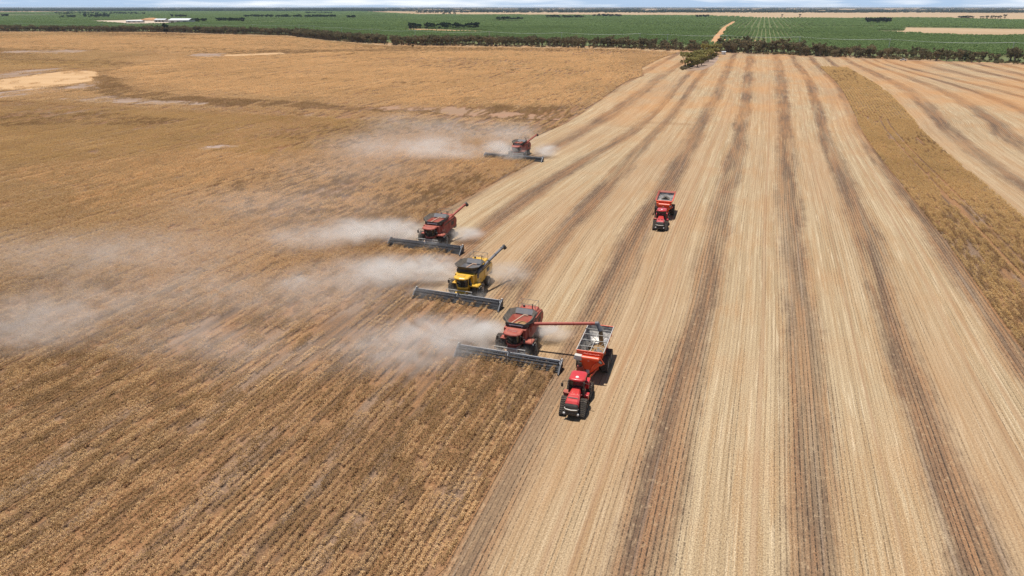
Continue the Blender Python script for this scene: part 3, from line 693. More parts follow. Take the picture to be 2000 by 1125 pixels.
    # grain tank
    def octa(hx, y0, y1, c, z): return [(-hx + c, y0, z), (hx - c, y0, z), (hx, y0 + c, z), (hx, y1 - c, z), (hx - c, y1, z), (-hx + c, y1, z), (-hx, y1 - c, z), (-hx, y0 + c, z)]
    b = MB()                                                        # deep bin with sloping inside walls
    tr = [octa(1.53, -.2, 3.12, .1, 3.58), octa(1.53, -.2, 3.12, .1, 3.95), octa(1.37, -.06, 2.86, .3, 3.95), octa(.55, .75, 2.1, .1, 3.04)]
    loft(b, tr[:3], 0); loft(b, tr[2:], 1); k_ = len(b.v); b.f.append(tuple(range(k_ - 8, k_))); b.k.append(1)
    tank = b.build('grain_tank', [dk, P if not yel else M['tankgrey']], root)
    lo = octa(1.42, -.12, 2.9, .35, 3.93); hi = octa(1.98, -.55, 3.45, .8, 4.55); hi2 = octa(1.93, -.50, 3.4, .8, 4.55); lo2 = octa(1.37, -.07, 2.85, .35, 3.95)
    b = MB()
    if not yel:
        hi = [(x, y, z - (.42 if y < .3 else 0)) for x, y, z in hi]; hi2 = [(x, y, z - (.42 if y < .3 else 0)) for x, y, z in hi2]
    loft(b, [lo, hi, hi2, lo2])
    ext = b.build('tank_extension', M['blackred'], tank)
    b = MB()                                                        # big lighter sheet of the rear flap, ribbed
    b.add([(-1.30, 2.80, 4.02), (1.30, 2.80, 4.02), (1.12, 3.32, 4.57), (-1.12, 3.32, 4.57)], [(0, 1, 2, 3)])
    b.add([(-1.30, 2.84, 4.02), (1.30, 2.84, 4.02), (1.12, 3.36, 4.57), (-1.12, 3.36, 4.57)], [(3, 2, 1, 0)])
    b.build('rear_flap', M['tankgrey'], ext)
    b = MB()
    for i in range(12):
        f = i / 11; b.tube((-1.44, .1 + 2.6 * f, 3.98), (-1.95, .1 + 2.7 * f, 4.3 + .3 * min(1, f * 2)), .018, n=4)
        b.tube((1.44, .1 + 2.6 * f, 3.98), (1.95, .1 + 2.7 * f, 4.3 + .3 * min(1, f * 2)), .018, n=4)
    b.build('extension_rib', M['black'], ext)
    b = MB(); b.path([p for p in hi] + [hi[0]], .035, 5); b.build('extension_rim', M['black'], ext)
    # inside of the tank: cross auger, a little grain
    b = MB(); b.tube((-.95, .35, 3.55), (.35, 1.9, 4.30), .11, n=10); b.tube((.35, 1.9, 4.30), (.75, 2.2, 4.12), .13, n=10)
    b.build('fill_auger', M['tan'], tank)
    b = MB(); b.lathe([(0.0, .98), (.16, .7), (.32, .35), (.40, 0.)], (.1, 1.45, 3.12), 'z', 16); b.build('grain_heap', M['grain'], tank)
    # engine deck behind the tank with rails
    b = MB(); b.box((0, 5.0, 3.84), (2.6, 1.9, .28), top=.9); deck = b.build('engine_deck', P, root, .05)
    MB().tube((-.7, 5.2, 3.95), (-.7, 5.2, 4.25), .16, n=12).build('air_intake', dk, deck); MB().tube((.6, 4.8, 3.9), (.6, 4.8, 4.7), .07, n=10).build('exhaust', dk, deck)
    b = MB(); b.path([(-1.2, 4.2, 3.95), (-1.2, 4.2, 4.85), (1.2, 4.2, 4.85), (1.2, 4.2, 3.95)], .025, 6); b.path([(-1.2, 4.2, 4.85), (-1.2, 5.8, 4.85), (1.2, 5.8, 4.85), (1.2, 4.2, 4.85)], .025, 6)
    for x in (-1.2, 1.2): b.tube((x, 5.8, 3.9), (x, 5.8, 4.85), .025, n=6)
    b.path([(.2, 4.0, 4.6), (.5, 4.0, 4.95), (1.0, 4.0, 4.95), (1.2, 4.0, 4.5)], .02, 6)
    b.build('deck_rail', M['bar'], deck)
    # unloading auger
    am = M['black'] if yel else M['red']
    if kind == 'unloading': a0, a1 = Vector((1.45, .95, 3.62)), Vector((10.0, 1.6, 4.7))
    else: a0, a1 = Vector((1.62, .75, 3.62)), Vector((3.1, 7.6, 5.5))
    b = MB(); b.tube((1.45, a0.y, 2.6), (1.62, a0.y, 3.5), .26, .25, 12); b.tube((1.6, a0.y, 3.4), a0 + (a1 - a0) * .05, .25, .23, 12); b.tube(a0, a1, .215, .20, 14)
    au = b.build('unloading_auger', am if not yel else M['tankgrey'], root, 0)
    b = MB()
    for f in (.12, .38, .40, .66, .92):
        p = a0 + (a1 - a0) * f; q = a0 + (a1 - a0) * (f + .012); b.tube(p, q, .25, n=14)
    b.build('auger_flange', am if not yel else M['black'], au)
    b = MB(); d = (a1 - a0).normalized()
    b.tube(a1 - d * .1, a1 + d * .35, .24, .27, 10)
    if kind == 'unloading': b.tube(a1 + d * .2, a1 + d * .5 + Vector((.15, -.1, -.95)), .25, .30, 10)
    else: b.tube(a1 + d * .2, a1 + d * .45 + Vector((.1, 0, -.45)), .27, .32, 10)
    b.build('auger_spout', M['black'] if kind != 'unloading' else M['tankgrey'], au)
    make_header(root)
    return root, a1 + d * .5

def make_track(parent, x, y):
    """triangular rubber track unit with cross lugs"""
    w = .72
    prof = []
    circ = [((-.92, .36), .36), ((.92, .36), .36), ((0, 1.22), .46)]
    # convex outline around three wheels
    pts = []
    for (cy, cz), r in circ:
        for i in range(40): a = 2 * math.pi * i / 40; pts.append((cy + r * math.cos(a), cz + r * math.sin(a)))
    pts = sorted(set(pts)); hull = []
    for seq in (pts, pts[::-1]):
        h = []
        for p in seq:
            while len(h) > 1 and (h[-1][0] - h[-2][0]) * (p[1] - h[-2][1]) - (h[-1][1] - h[-2][1]) * (p[0] - h[-2][0]) <= 1e-9: h.pop()
            h.append(p)
        hull += h[:-1]
    b = MB()
    inner = [(p[0] * .93, .62 + (p[1] - .62) * .92) for p in hull]
    n = len(hull)
    vs = [(x - w / 2, y + a, c) for a, c in hull] + [(x + w / 2, y + a, c) for a, c in hull] + [(x - w / 2, y + a, c) for a, c in inner] + [(x + w / 2, y + a, c) for a, c in inner]
    fs = []
    for i in range(n):
        j = (i + 1) % n
        fs += [(i, j, n + j, n + i), (2 * n + j, 2 * n + i, 3 * n + i, 3 * n + j), (j, i, 2 * n + i, 2 * n + j), (n + i, n + j, 3 * n + j, 3 * n + i)]
    b.add(vs, fs)
    # lugs at even spacing
    per = [math.dist(hull[i], hull[(i + 1) % n]) for i in range(n)]; tot = sum(per); nlug = 34; acc = 0; i = 0
    for k in range(nlug):
        t = tot * k / nlug
        while acc + per[i] < t: acc += per[i]; i += 1
        f = (t - acc) / per[i]; p, q = hull[i], hull[(i + 1) % n]
        py, pz = p[0] + (q[0] - p[0]) * f, p[1] + (q[1] - p[1]) * f; ang = math.atan2(q[1] - p[1], q[0] - p[0])
        for s in (-1, 1):
            rot = Matrix.Rotation(ang, 3, 'X') @ Matrix.Rotation(s * .35, 3, 'Z')
            nx = Vector((0, math.sin(ang), -math.cos(ang)))
            b.box(Vector((x + s * w * .25, y + py, pz)) + nx * .035, (w * .52, .085, .10), rot)
    tr = b.build('track', M['tyre'], parent)
    b = MB()
    for (cy, cz), r in circ:
        b.lathe([(-w * .40, 0), (-w * .42, r * .5), (-w * .40, r * .86), (w * .40, r * .86), (w * .42, r * .5), (w * .40, 0)], (x, y + cy, cz), 'x', 20)
    for dy in (-.36, 0, .36): b.lathe([(-w * .4, 0), (-w * .4, .2), (w * .4, .2), (w * .4, 0)], (x, y + dy, .28), 'x', 14)
    b.build('track_wheel', M['blackred'], tr)
    b = MB(); b.prism([(-.75, .35), (.75, .35), (.2, 1.2), (-.2, 1.2)], x - w * .3, x + w * .3, 'x')
    bb = MB(); bb.v = [(a, y + c, d) for a, c, d in b.v]; bb.f = b.f; bb.k = b.k
    bb.build('track_frame', M['red_clean'], tr)
    return tr

def make_tractor(label, group):
    root = empty('tracked_tractor', (0, 0, 0)); tag(root, label, 'tractor', group); P = M['red_clean']
    for s in (-1, 1):
        make_track(root, s * 1.10, -1.85); make_track(root, s * 1.10, 1.85)
    b = MB(); b.box((0, -1.9, .95), (1.0, 2.7, .5)); b.box((0, 1.6, .95), (1.0, 2.6, .5)); b.tube((0, -.4, .6), (0, -.4, 1.35), .28, n=12); b.build('chassis', M['blackred'], root, .04)
    # hood: tapered sections from the nose to the cab
    def sec(y, w, z0, z1, r): return [(-w, y, z0), (-w, y, z1 - r), (-w + r * .8, y, z1), (w - r * .8, y, z1), (w, y, z1 - r), (w, y, z0)]
    b = MB(); loft(b, [sec(-3.42, .70, 1.55, 1.92, .16), sec(-3.2, .74, 1.45, 2.12, .2), (sec(-2.4, .72, 1.35, 2.30, .2)), sec(-1.5, .60, 1.35, 2.42, .18), sec(-.62, .50, 1.35, 2.50, .16)], cap=True)
    hood = b.build('hood', P, root, .02)
    b = MB()
    for i in range(5): b.box((-.44 + .22 * i, -2.72, 2.262), (.19, .16, .03), Matrix.Rotation(R(10), 3, 'X'))
    b.build('hood_vent', M['black'], hood)
    b = MB(); b.box((0, -2.15, 2.345), (.82, .22, .015), Matrix.Rotation(R(8), 3, 'X')); b.build('hood_decal', mat_paint('pale_red_decal', (.56, .06, .05), .1, .4), hood)
    b = MB(); loft(b, [sec(-3.62, .62, .95, 1.55, .12), sec(-3.56, .70, .95, 1.72, .14), sec(-3.40, .73, .95, 1.93, .14)], cap=True)
    gr = b.build('grille', M['black'], root, .02)
    b = MB(); b.path([(-.76, -3.40, 1.34), (-.62, -3.62, 1.30), (0, -3.72, 1.28), (.62, -3.62, 1.30), (.76, -3.40, 1.34)], .065, 8); b.build('grille_trim', M['steel'], gr)
    for s in (-1, 1): MB().box((s * .42, -3.60, 1.22), (.30, .06, .16)).build('headlight', M['glass'], gr, .02)
    b = MB(); b.box((0, -3.45, .72), (1.5, .35, .42)); bp = b.build('bumper', M['black'], root, .06)
    for s in (-1, 1):
        b = MB(); b.lathe([(-.06, 0), (-.07, .10), (-.02, .13), (.06, .11), (.06, 0)], (0, 0, 0), 'z', 14)
        q = MB(); q.add([(s * .78 + a, -3.66 + c * -1, .78 + d) for a, d, c in b.v], b.f); q.build('bumper_lamp', M['white'], bp)
    # platforms over the front tracks
    for s in (-1, 1):
        b = MB(); b.box((s * 1.0, -.72, 1.72), (.92, .78, .20)); b.box((s * 1.12, -.35, 1.3), (.55, .55, .7)); b.build('platform', P if s > 0 else M['red'], root, .04)
    b = MB()
    for i in range(4): b.box((-1.35, -.35, 1.45 - .3 * i), (.35, .5, .05))
    b.build('step', M['blackred'], root)
    # cab
    b = MB(); cab = b.box((0, .25, 1.72), (1.62, 1.85, .42)).build('cab', P, root, .05)
    b = MB(); b.box((0, .22, 2.62), (1.56, 1.75, 1.42), top=1.06); b.build('cab_glass', M['glass'], cab, .05)
    for x in (-.80, .80):
        for y in (-.66, 1.08): MB().tube((x * .99, y, 1.9), (x * 1.05, y * 1.04, 3.34), .055, n=8).build('cab_pillar', M['black'], cab)
    b = MB(); b.box((0, .5, 2.15), (.6, .55, .5)); b.box((0, .8, 2.6), (.55, .16, .7)); b.build('seat', M['black'], cab, .05)
    b = MB(); pl = [(-.88, -.62), (-.62, -.92), (.62, -.92), (.88, -.62), (.90, .95), (.70, 1.25), (-.70, 1.25), (-.90, .95)]
    loft(b, [[(x, y, 3.30) for x, y in pl], [(x * 1.03, y * 1.03, 3.42) for x, y in pl], [(x * .96, y * .96, 3.54) for x, y in pl], [(x * .72, y * .72, 3.60) for x, y in pl]], cap=True)
    roof = b.build('cab_roof', P, cab, .03, True)
    b = MB(); b.lathe([(3.55, .20), (3.63, .20), (3.70, .14), (3.73, 0)], (0, -.42, 0), 'z', 16); b.build('satellite_receiver', M['white'], roof)
    for s in (-1, 1): MB().box((s * .55, -.93, 3.36), (.24, .08, .10)).build('work_light', M['glass'], roof, .02)
    b = MB(); b.tube((.86, -.98, 1.6), (.86, -.98, 2.55), .15, n=14); b.tube((.86, -.98, 2.5), (.86, -.98, 3.35), .085, n=12); b.build('exhaust_stack', M['black'], root)
    b = MB(); b.tube((-.84, -.80, 1.8), (-.84, -.80, 3.35), .075, n=10); b.build('air_intake', M['black'], root)
    for s in (-1, 1):
        b = MB(); b.path([(s * .90, -.75, 3.15), (s * 1.55, -.95, 3.18), (s * 1.58, -.97, 2.9)], .03, 6); ar = b.build('mirror_arm', M['black'], cab)
        MB().box((s * 1.60, -.98, 2.70), (.26, .08, .46)).build('mirror', M['black'], ar, .03)
    # rear half
    b = MB(); b.prism([(1.2, 1.2), (1.2, 1.95), (3.0, 1.78), (3.15, 1.2)], -.62, .62, 'x'); rb = b.build('rear_body', P, root, .05)
    b = MB(); b.box((.93, 1.45, 1.95), (.42, 1.1, .9)); b.build('fuel_tank', P, rb, .05)
    b = MB(); b.box((-.93, 1.45, 1.85), (.42, 1.1, .7)); b.build('fuel_tank', P, rb, .05)
    b = MB(); b.tube((.25, 2.4, 1.7), (.3, 2.55, 2.35), .2, .16, 12); b.tube((.3, 2.55, 2.3), (.45, 2.2, 2.55), .15, n=10); b.build('hydraulic_reservoir', M['steel'], rb)
    b = MB(); b.box((0, 3.2, .6), (.5, .7, .22)); b.build('drawbar', M['blackred'], root, .03)
    return root

def make_cart(label, group, tall):
    """chaser bin; origin on the ground under the axle"""
    root = empty('chaser_bin', (0, 0, 0)); tag(root, label, 'grain cart', group); P = M['orange']
    def rect(hx, y0, y1, z, c=.25): return [(-hx + c, y0, z), (hx - c, y0, z), (hx, y0 + c * .6, z), (hx, y1 - c * .6, z), (hx - c, y1, z), (-hx + c, y1, z), (-hx, y1 - c * .6, z), (-hx, y0 + c * .6, z)]
    b = MB()
    outer = [rect(.42, -1.0, .9, .82, .05), rect(1.25, -2.7, 3.0, 2.35, .1), rect(1.46, -3.35, 3.5, 2.9, .12), rect(1.58, -3.6, 3.75, 3.62, .12)]
    loft(b, outer); b.f.append(tuple(range(8))[::-1]); b.k.append(0)
    inner = [rect(1.50, -3.5, 3.66, 3.62, .12), rect(1.37, -3.26, 3.4, 2.9, .12), rect(1.17, -2.6, 2.9, 2.38, .1), rect(.38, -.9, .8, .9, .05)]
    loft(b, [outer[-1], inner[0]], 0); loft(b, inner, 1); k = len(b.v); b.f.append(tuple(range(k - 8, k))); b.k.append(1)
    hop = b.build('hopper', [P, M['binsteel']], root)
    for x in (-1.56, 1.56): MB().tube((x, -3.55, 3.66), (x, 3.7, 3.66), .055, n=8).build('rim_rail', M['steel'] if not tall else P, hop)
    for y in (-3.56, 3.70): MB().tube((-1.52, y, 3.66), (1.52, y, 3.66), .06, n=8).build('end_rail', P, hop)
    b = MB()
    for s in (-1, 1):
        for y in (-2.3, -.8, .8, 2.3): b.box((s * 1.545, y, 3.28), (.06, .07, .62), Matrix.Rotation(-s * .16, 3, 'Y'))
    b.build('wall_rib', P, hop)
    if tall:                                                        # sloping extension boards with a tarpaulin hoop
        b = MB(); lo = rect(1.55, -3.5, 3.65, 3.68, .12); hi = rect(1.76, -3.4, 3.95, 3.98, .3); hi2 = rect(1.72, -3.36, 3.91, 3.98, .3); lo2 = rect(1.51, -3.46, 3.61, 3.68, .12)
        hi = [(x, y, z - (.25 if y < -2 else 0)) for x, y, z in hi]; hi2 = [(x, y, z - (.25 if y < -2 else 0)) for x, y, z in hi2]
        loft(b, [lo, hi], 0); loft(b, [hi, hi2], 0); loft(b, [hi2, lo2], 1); b.build('extension_board', [P, M['red']], hop)
        for s in (-1, 1): MB().path([(s * 1.79, -3.3, 3.76), (s * 1.79, 3.85, 4.0)], .05, 6).build('tarp_rail', M['red'], hop)
        b = MB(); b.add([(-1.42, -3.2, 3.1), (1.42, -3.2, 3.1), (1.42, 3.3, 3.25), (-1.42, 3.3, 3.25)], [(0, 1, 2, 3)])
        b.add([(-1.42, -3.2, 3.05), (1.42, -3.2, 3.05), (1.42, 3.3, 3.2), (-1.42, 3.3, 3.2)], [(3, 2, 1, 0)]); b.build('liner', M['binsteel'], hop)
        b = MB(); b.prism([(-.9, 3.15), (.0, 3.75), (.9, 3.15)], -.3, .9, 'y'); b.build('auger_hood', M['blackred'], hop)
    else:
        b = MB(); b.path([(0, -3.5, 3.60), (0, 3.66, 3.60)], .035, 6)
        for y in (-2.2, -.6, 1.0, 2.5): b.path([(-1.5, y, 3.60), (1.5, y, 3.60)], .03, 6)
        for y in (-2.0, 0, 2.0): b.path([(-1.3, y, 3.45), (0, y + .5, 1.8)], .035, 6); b.path([(1.3, y, 3.45), (0, y + .5, 1.8)], .035, 6)
        b.build('brace', M['steel'], hop)
        b = MB(); b.prism([(-.55, 1.3), (0, 2.1), (.55, 1.3)], -1.6, 1.9, 'y'); b.box((.6, -.6, 2.3), (.7, .9, .08), Matrix.Rotation(.7, 3, 'Y')); b.box((-.7, .9, 2.4), (.7, .8, .08), Matrix.Rotation(-.7, 3, 'Y')); b.build('auger_cover', M['binsteel'], hop)
        b = MB()
        rr_ = random.Random(4); gx, gy = 11, 17; vs = []
        for j in range(gy):
            for i in range(gx):
                X = -1.28 + 2.56 * i / (gx - 1); Y = -2.5 + 4.6 * j / (gy - 1)
                vs.append((X, Y, 1.55 + .85 * math.exp(-((X - .2) ** 2 + (Y - .9) ** 2) / 1.0) + .03 * rr_.random() - .1))
        b.add(vs, [(j * gx + i, j * gx + i + 1, (j + 1) * gx + i + 1, (j + 1) * gx + i) for j in range(gy - 1) for i in range(gx - 1)])
        b.build('grain_load', M['grain'], hop, 0, True)
    # front sheet, chassis, drawbar
    b = MB(); b.prism([(-1.54, 3.5), (1.54, 3.5), (1.42, 2.85), (.5, 1.3), (-.5, 1.3), (-1.42, 2.85)], -3.60, -3.54, 'y'); b.build('front_sheet', P, hop, .02)
    b = MB()
    for s in (-1, 1): b.box((s * .75, .2, .95), (.18, 5.6, .26)); b.tube((s * .75, -2.5, .95), (0, -5.3, .62), .11, n=8)
    for y in (-2.4, 0.2, 2.7): b.box((0, y, .95), (1.9, .18, .24))
    for s in (-1, 1): b.tube((s * .85, -2.4, 1.0), (s * 1.2, -3.3, 2.7), .08, n=8); b.tube((s * .85, 2.6, 1.0), (s * 1.2, 3.1, 2.5), .08, n=8)
    ch = b.build('chassis', P, root, .02)
    b = MB(); b.box((0, -5.35, .62), (.3, .5, .14)); b.tube((.25, -4.6, .7), (.4, -4.6, 1.15), .04, n=6); b.build('hitch', M['orangeglow'], ch)
    for s in (-1, 1):
        if tall: make_wheel(root, 'wheel', s * 1.55, 0, 1.08, .9, M['rim'], s)
        else:
            make_wheel(root, 'wheel', s * 1.5, -.95, .92, .8, M['rim'], s); make_wheel(root, 'wheel', s * 1.5, 1.05, .92, .8, M['rim'], s)
    b = MB(); b.box((0, 0, .85), (2.4, .3, .3)); b.build('axle', M['blackred'], root)
    # discharge auger: lower tube up to the hinge, upper tube folded across the front
    a0, a1 = Vector((.05, -3.35, .95)), Vector((1.28, -3.95, 2.62))
    b = MB(); b.tube(a0, a1, .26, n=16); b.tube((0.05, -1.0, .75), a0, .24, n=12); au = b.build('discharge_auger', P, root)
    b = MB(); b.tube(a0 + Vector((-.25, -.05, -.05)), a0 + Vector((.05, 0, .25)), .30, n=12); b.build('gearbox', M['steel'], au)
    b = MB(); b.tube((1.22, -4.0, 3.0), (-1.0, -4.02, 3.02), .27, n=16); b.build('upper_tube', P, au)
    b = MB(); b.box((1.34, -4.12, 2.82), (.62, .10, .95), Matrix.Rotation(-.62, 3, 'Y')); hp = b.build('hinge_plate', P, au, .03)
    b = MB(); vs = []
    for i in range(18): a = 2 * math.pi * i / 18; vs.append((.33 * math.cos(a), .21 * math.sin(a)))
    q = MB(); q.prism(vs, 0, .02, 'y'); mt = Matrix.Translation((1.34, -4.20, 2.82)) @ Matrix.Rotation(-.62 + 1.2, 4, 'Y')
    q.v = [tuple(mt @ Vector(v)) for v in q.v]; q.build('maker_plate', M['black'], hp)
    q = MB(); q.prism([(x * .72, y * .55) for x, y in vs], -.012, 0, 'y'); q.v = [tuple(mt @ Vector(v)) for v in q.v]; q.build('plate_mark', M['steel'], hp)
    b = MB()
    if not tall: b.box((-1.22, -4.05, 3.06), (.95, .62, .55), Matrix.Rotation(.06, 3, 'Y'), top=.85)
    else: b.box((-1.2, -3.95, 3.1), (.5, .6, .6), top=.9)
    b.build('auger_spout', M['steel'] if not tall else P, au, .05)
    b = MB(); b.box((-1.0, -3.75, 1.35), (.72, .5, .72)); b.build('tool_box', M['red'], root, .04)
    b = MB(); b.tube((-1.02, -3.7, 1.7), (-1.02, -3.7, 2.15), .2, n=14); b.build('air_tank', M['blackred'], root)
    b = MB(); b.box((-.1, -3.59, 2.55), (.20, .03, .26)); b.build('document_holder', M['white'], hop)
    return root

def place(o, fx, fy, off, rz=-AZ, sc=1.):
    """put a machine so that a point on its centre line, off metres ahead of its origin, stands at (fx, fy)"""
    o.rotation_euler = (0, 0, rz); o.scale = (sc,) * 3
    o.location = (fx - math.sin(rz) * off * sc, fy + math.cos(rz) * off * sc, 0); return o
G1 = 'combine harvesters cutting the paddock'
c1, tip = make_combine('red combine harvester unloading through its swung-out auger into the orange bin', 'red', 'unloading', G1)
x0, y0 = gp(989, 712); place(c1, x0, y0, 4.1, -AZ, .96)
c2, _ = make_combine('yellow combine harvester with dark funnel tank and raised grey auger', 'yellow', 'yellow', G1)
x0, y0 = gp(890, 594); place(c2, x0, y0, 4.1, -AZ - R(1), .985)
c3, _ = make_combine('red combine harvester with raised auger cutting just behind the yellow harvester', 'red', 'red', G1)
x0, y0 = gp(828, 489); place(c3, x0, y0, 4.1, -AZ, 1.02)
c4 = copy_tree(c3)
for ch in kids(c4):
    if ch.name.startswith('header'): ch.scale.x = 1.30                    # it carries a wider front
c4['label'] = 'farthest red combine harvester, half veiled by its own dust'
x0, y0 = gp(1001, 312); place(c4, x0, y0, 4.1, -AZ - R(3), .98)
for c in (c1, c2, c3, c4):
    pass
t1 = make_tractor('red tracked tractor hitched to the bin that is being filled', 'red tracked tractors')
x0, y0 = gp(1116, 816); place(t1, x0, y0, 3.2, -R(16), .95)
t2 = copy_tree(t1); t2['label'] = 'red tracked tractor driving alone up the stubble with its bin'
x0, y0 = gp(1288, 451); place(t2, x0, y0, 3.2, -R(15), .97)
b1 = make_cart('open orange chaser bin taking grain from the red harvester', 'orange chaser bins', False)
x0, y0 = gp(1126.5, 687, 3.62); x1, y1 = gp(1177, 688, 3.62); x2, y2 = gp(1175, 635.5, 3.62)
hd_ = math.atan2(x2 - (x0 + x1) / 2, y2 - (y0 + y1) / 2); hd_ -= R(.3); place(b1, (x0 + x1) / 2, (y0 + y1) / 2, 3.6, -hd_)
b2 = make_cart('orange chaser bin with pale lining behind the lone tractor', 'orange chaser bins', True)
th = -R(17); ax, ay = t2.location.x + 3.5 * math.sin(R(15)), t2.location.y + 3.5 * math.cos(R(15)); place(b2, ax, ay, 5.5, th)
print('cart heading', math.degrees(hd_), 'tractor', tuple(t1.location), 'hitch', b1.location)
# falling grain
bpy.context.view_layer.update()
tw = c1.matrix_world @ Vector(tip) + Vector((.12, -.15, -.9))
b = MB(); n_ = 12; rings = []
for j in range(9):
    f = j / 8; z = tw.z - 2.9 * f; r = .20 + .16 * f
    rings.append([(tw.x + .25 * f + r * (1 + .22 * math.sin(i * 2.1 + j * 1.3)) * math.cos(2 * math.pi * i / n_), tw.y - .3 * f + r * math.sin(2 * math.pi * i / n_), z) for i in range(n_)])
loft(b, rings, cap=True); gs = b.build('grain_stream', M['grain'], None, 0, True); gs['kind'] = 'stuff'

# ------------------------------------------------------------------ beyond the paddock
def poly_px(pts): return gpl(pts)
land2 = sheet('orchard_floor', poly_px([(-700, 48), (-200, 57), (0, 60), (300, 61), (560, 68), (650, 78), (760, 87), (1000, 90), (1200, 93), (1330, 98), (1500, 105), (1700, 113), (2000, 125), (2400, 144),
    (2500, 52), (2000, 40), (1830, 36), (1500, 36), (1370, 31), (1000, 29.5), (815, 29), (700, 22.5), (300, 22.5), (0, 24), (-500, 26)]), -.30, M['orchsoil'])
ORCH = gpl([(-450, 49), (-200, 53), (0, 57), (300, 58), (560, 64), (650, 73), (760, 80), (1000, 83), (1200, 86), (1330, 90), (1500, 96), (1700, 103), (2000, 114), (2300, 126),
    (2400, 49), (2000, 40), (1830, 36), (1500, 36), (1370, 31), (1000, 29.5), (815, 29), (700, 22.5), (300, 22.5), (0, 24), (-400, 26)])
HOLES = [('paletan', [(1770, 53.5), (1880, 55), (2000, 57), (2300, 62), (2300, 78), (2000, 70.5), (1880, 70.5), (1850, 68), (1760, 65.5), (1715, 63.5), (1712, 61.5), (1765, 60)]),
         ('track', [(1386, 86), (1400, 86), (1404, 78), (1495, 80.5), (1495, 78.5), (1406, 76), (1421, 53.5), (1436, 42), (1430, 42), (1411, 54), (1394, 72)]),
         ('pad', [(165, 41), (230, 46), (255, 48), (330, 47), (372, 45), (372, 42), (330, 40), (290, 37), (240, 39.5), (200, 40)]),
         ('track', [(793, 57.5), (805, 56), (945, 60.5), (945, 63), (860, 62), (800, 60)]),
         ('track', [(860, 73.5), (970, 75.5), (972, 79), (900, 79), (860, 77)]),
         ('pad', [(475, 42.2), (540, 42.2), (540, 44), (470, 44)]), ('pad', [(968, 40.6), (1015, 41.4), (1012, 43), (962, 42.4)])]
hole_polys = []
for i, (mn, pts) in enumerate(HOLES):
    q = gpl(pts); hole_polys.append(q); sheet({'paletan': 'dry_paddock', 'track': 'dirt_track', 'pad': 'gravel_yard'}[mn], q, -.12 + .01 * i, M[mn])
sheet('dry_paddock', gpl([(815, 28.6), (1000, 29), (1370, 30.5), (1500, 35), (1830, 35.5), (2000, 39), (2500, 50), (2500, 30), (2000, 26), (1500, 23), (1000, 22.5), (850, 24)]), -.22, M['paletan'])
# dirt road along the trees
rd = [gp(x, y + .3) for x, y in BELT[9:]]; rd2 = [(x + 2, y + 6) for x, y in rd]
sheet('dirt_road', rd + rd2[::-1], .04, M['redsoil'])

def blob_points(r, centers, per, flat=.8):
    out = []
    for (x, y, z, rad) in centers:
        q = r.normal(size=(per, 3)); q /= np.linalg.norm(q, axis=1)[:, None]; q *= (r.uniform(.45, 1, (per, 1)) * rad); q[:, 2] *= flat
        out.append(q + np.array((x, y, z)))
    return np.concatenate(out)
def orch_row(seed, n=6):
    r = np.random.default_rng(seed); cs = []
    for i in range(n):
        y = -12 + 4 * (i + .5) + r.normal(0, .25); h = r.uniform(3.3, 4.4)
        if r.random() < .04: continue
        for k in range(5):
            a = r.uniform(0, 6.28); cs.append((math.cos(a) * 1.0, y + math.sin(a) * 1.0, h * r.uniform(.45, .80), r.uniform(.8, 1.25)))
    p = blob_points(r, cs, 26); return leaf_mesh('orchard_row', p, r.uniform(.5, .95, len(p)), M['orch'], 1.3)
om = [orch_row(40 + i) for i in range(5)]
P_, R_, S_, I_ = [], [], [], []
for s0, s1, k in ((350, 1500, 1.), (1500, 3000, 2.), (3000, 6500, 4.)):
    U, S = np.meshgrid(np.arange(-5200 if k > 2 else -3200, 3200, 6.1 * k), np.arange(s0, s1, 24. * k)); U = U.ravel(); S = S.ravel()
    U = U + rng.normal(0, .3, U.size) * k; X = U * CA + S * SA; Y = -U * SA + S * CA
    ok = (np.abs(X) < Y * .80 + 20) & inside(ORCH, X, Y)
    for hp in hole_polys:
        for dd in (-10 * k, 0, 10 * k): ok &= ~inside(hp, X + dd * SA, Y + dd * CA)
    blk = np.floor(U / 310) * 31 + np.floor(S / 420) * 17                                   # headlands between orchard blocks
    ok &= ~((np.mod(S + 60 * np.floor(U / 310), 420) < 9 * k) & (k < 3))
    X, Y, S = X[ok], Y[ok], S[ok]; n = len(X)
    hz = .8 + .35 * vnoise(X, Y, .01, 51) + .1 * rng.random(n)
    P_.append(np.stack([X, Y, np.full(n, -.3)], 1)); R_.append(-AZ + rng.choice([0, math.pi], n)); S_.append(np.stack([np.full(n, k), np.full(n, k), hz * (1 + .12 * (k - 1))], 1)); I_.append(rng.integers(0, 5, n))
scatter('orchard', np.concatenate(P_), np.concatenate(R_), np.concatenate(S_), np.concatenate(I_), om)

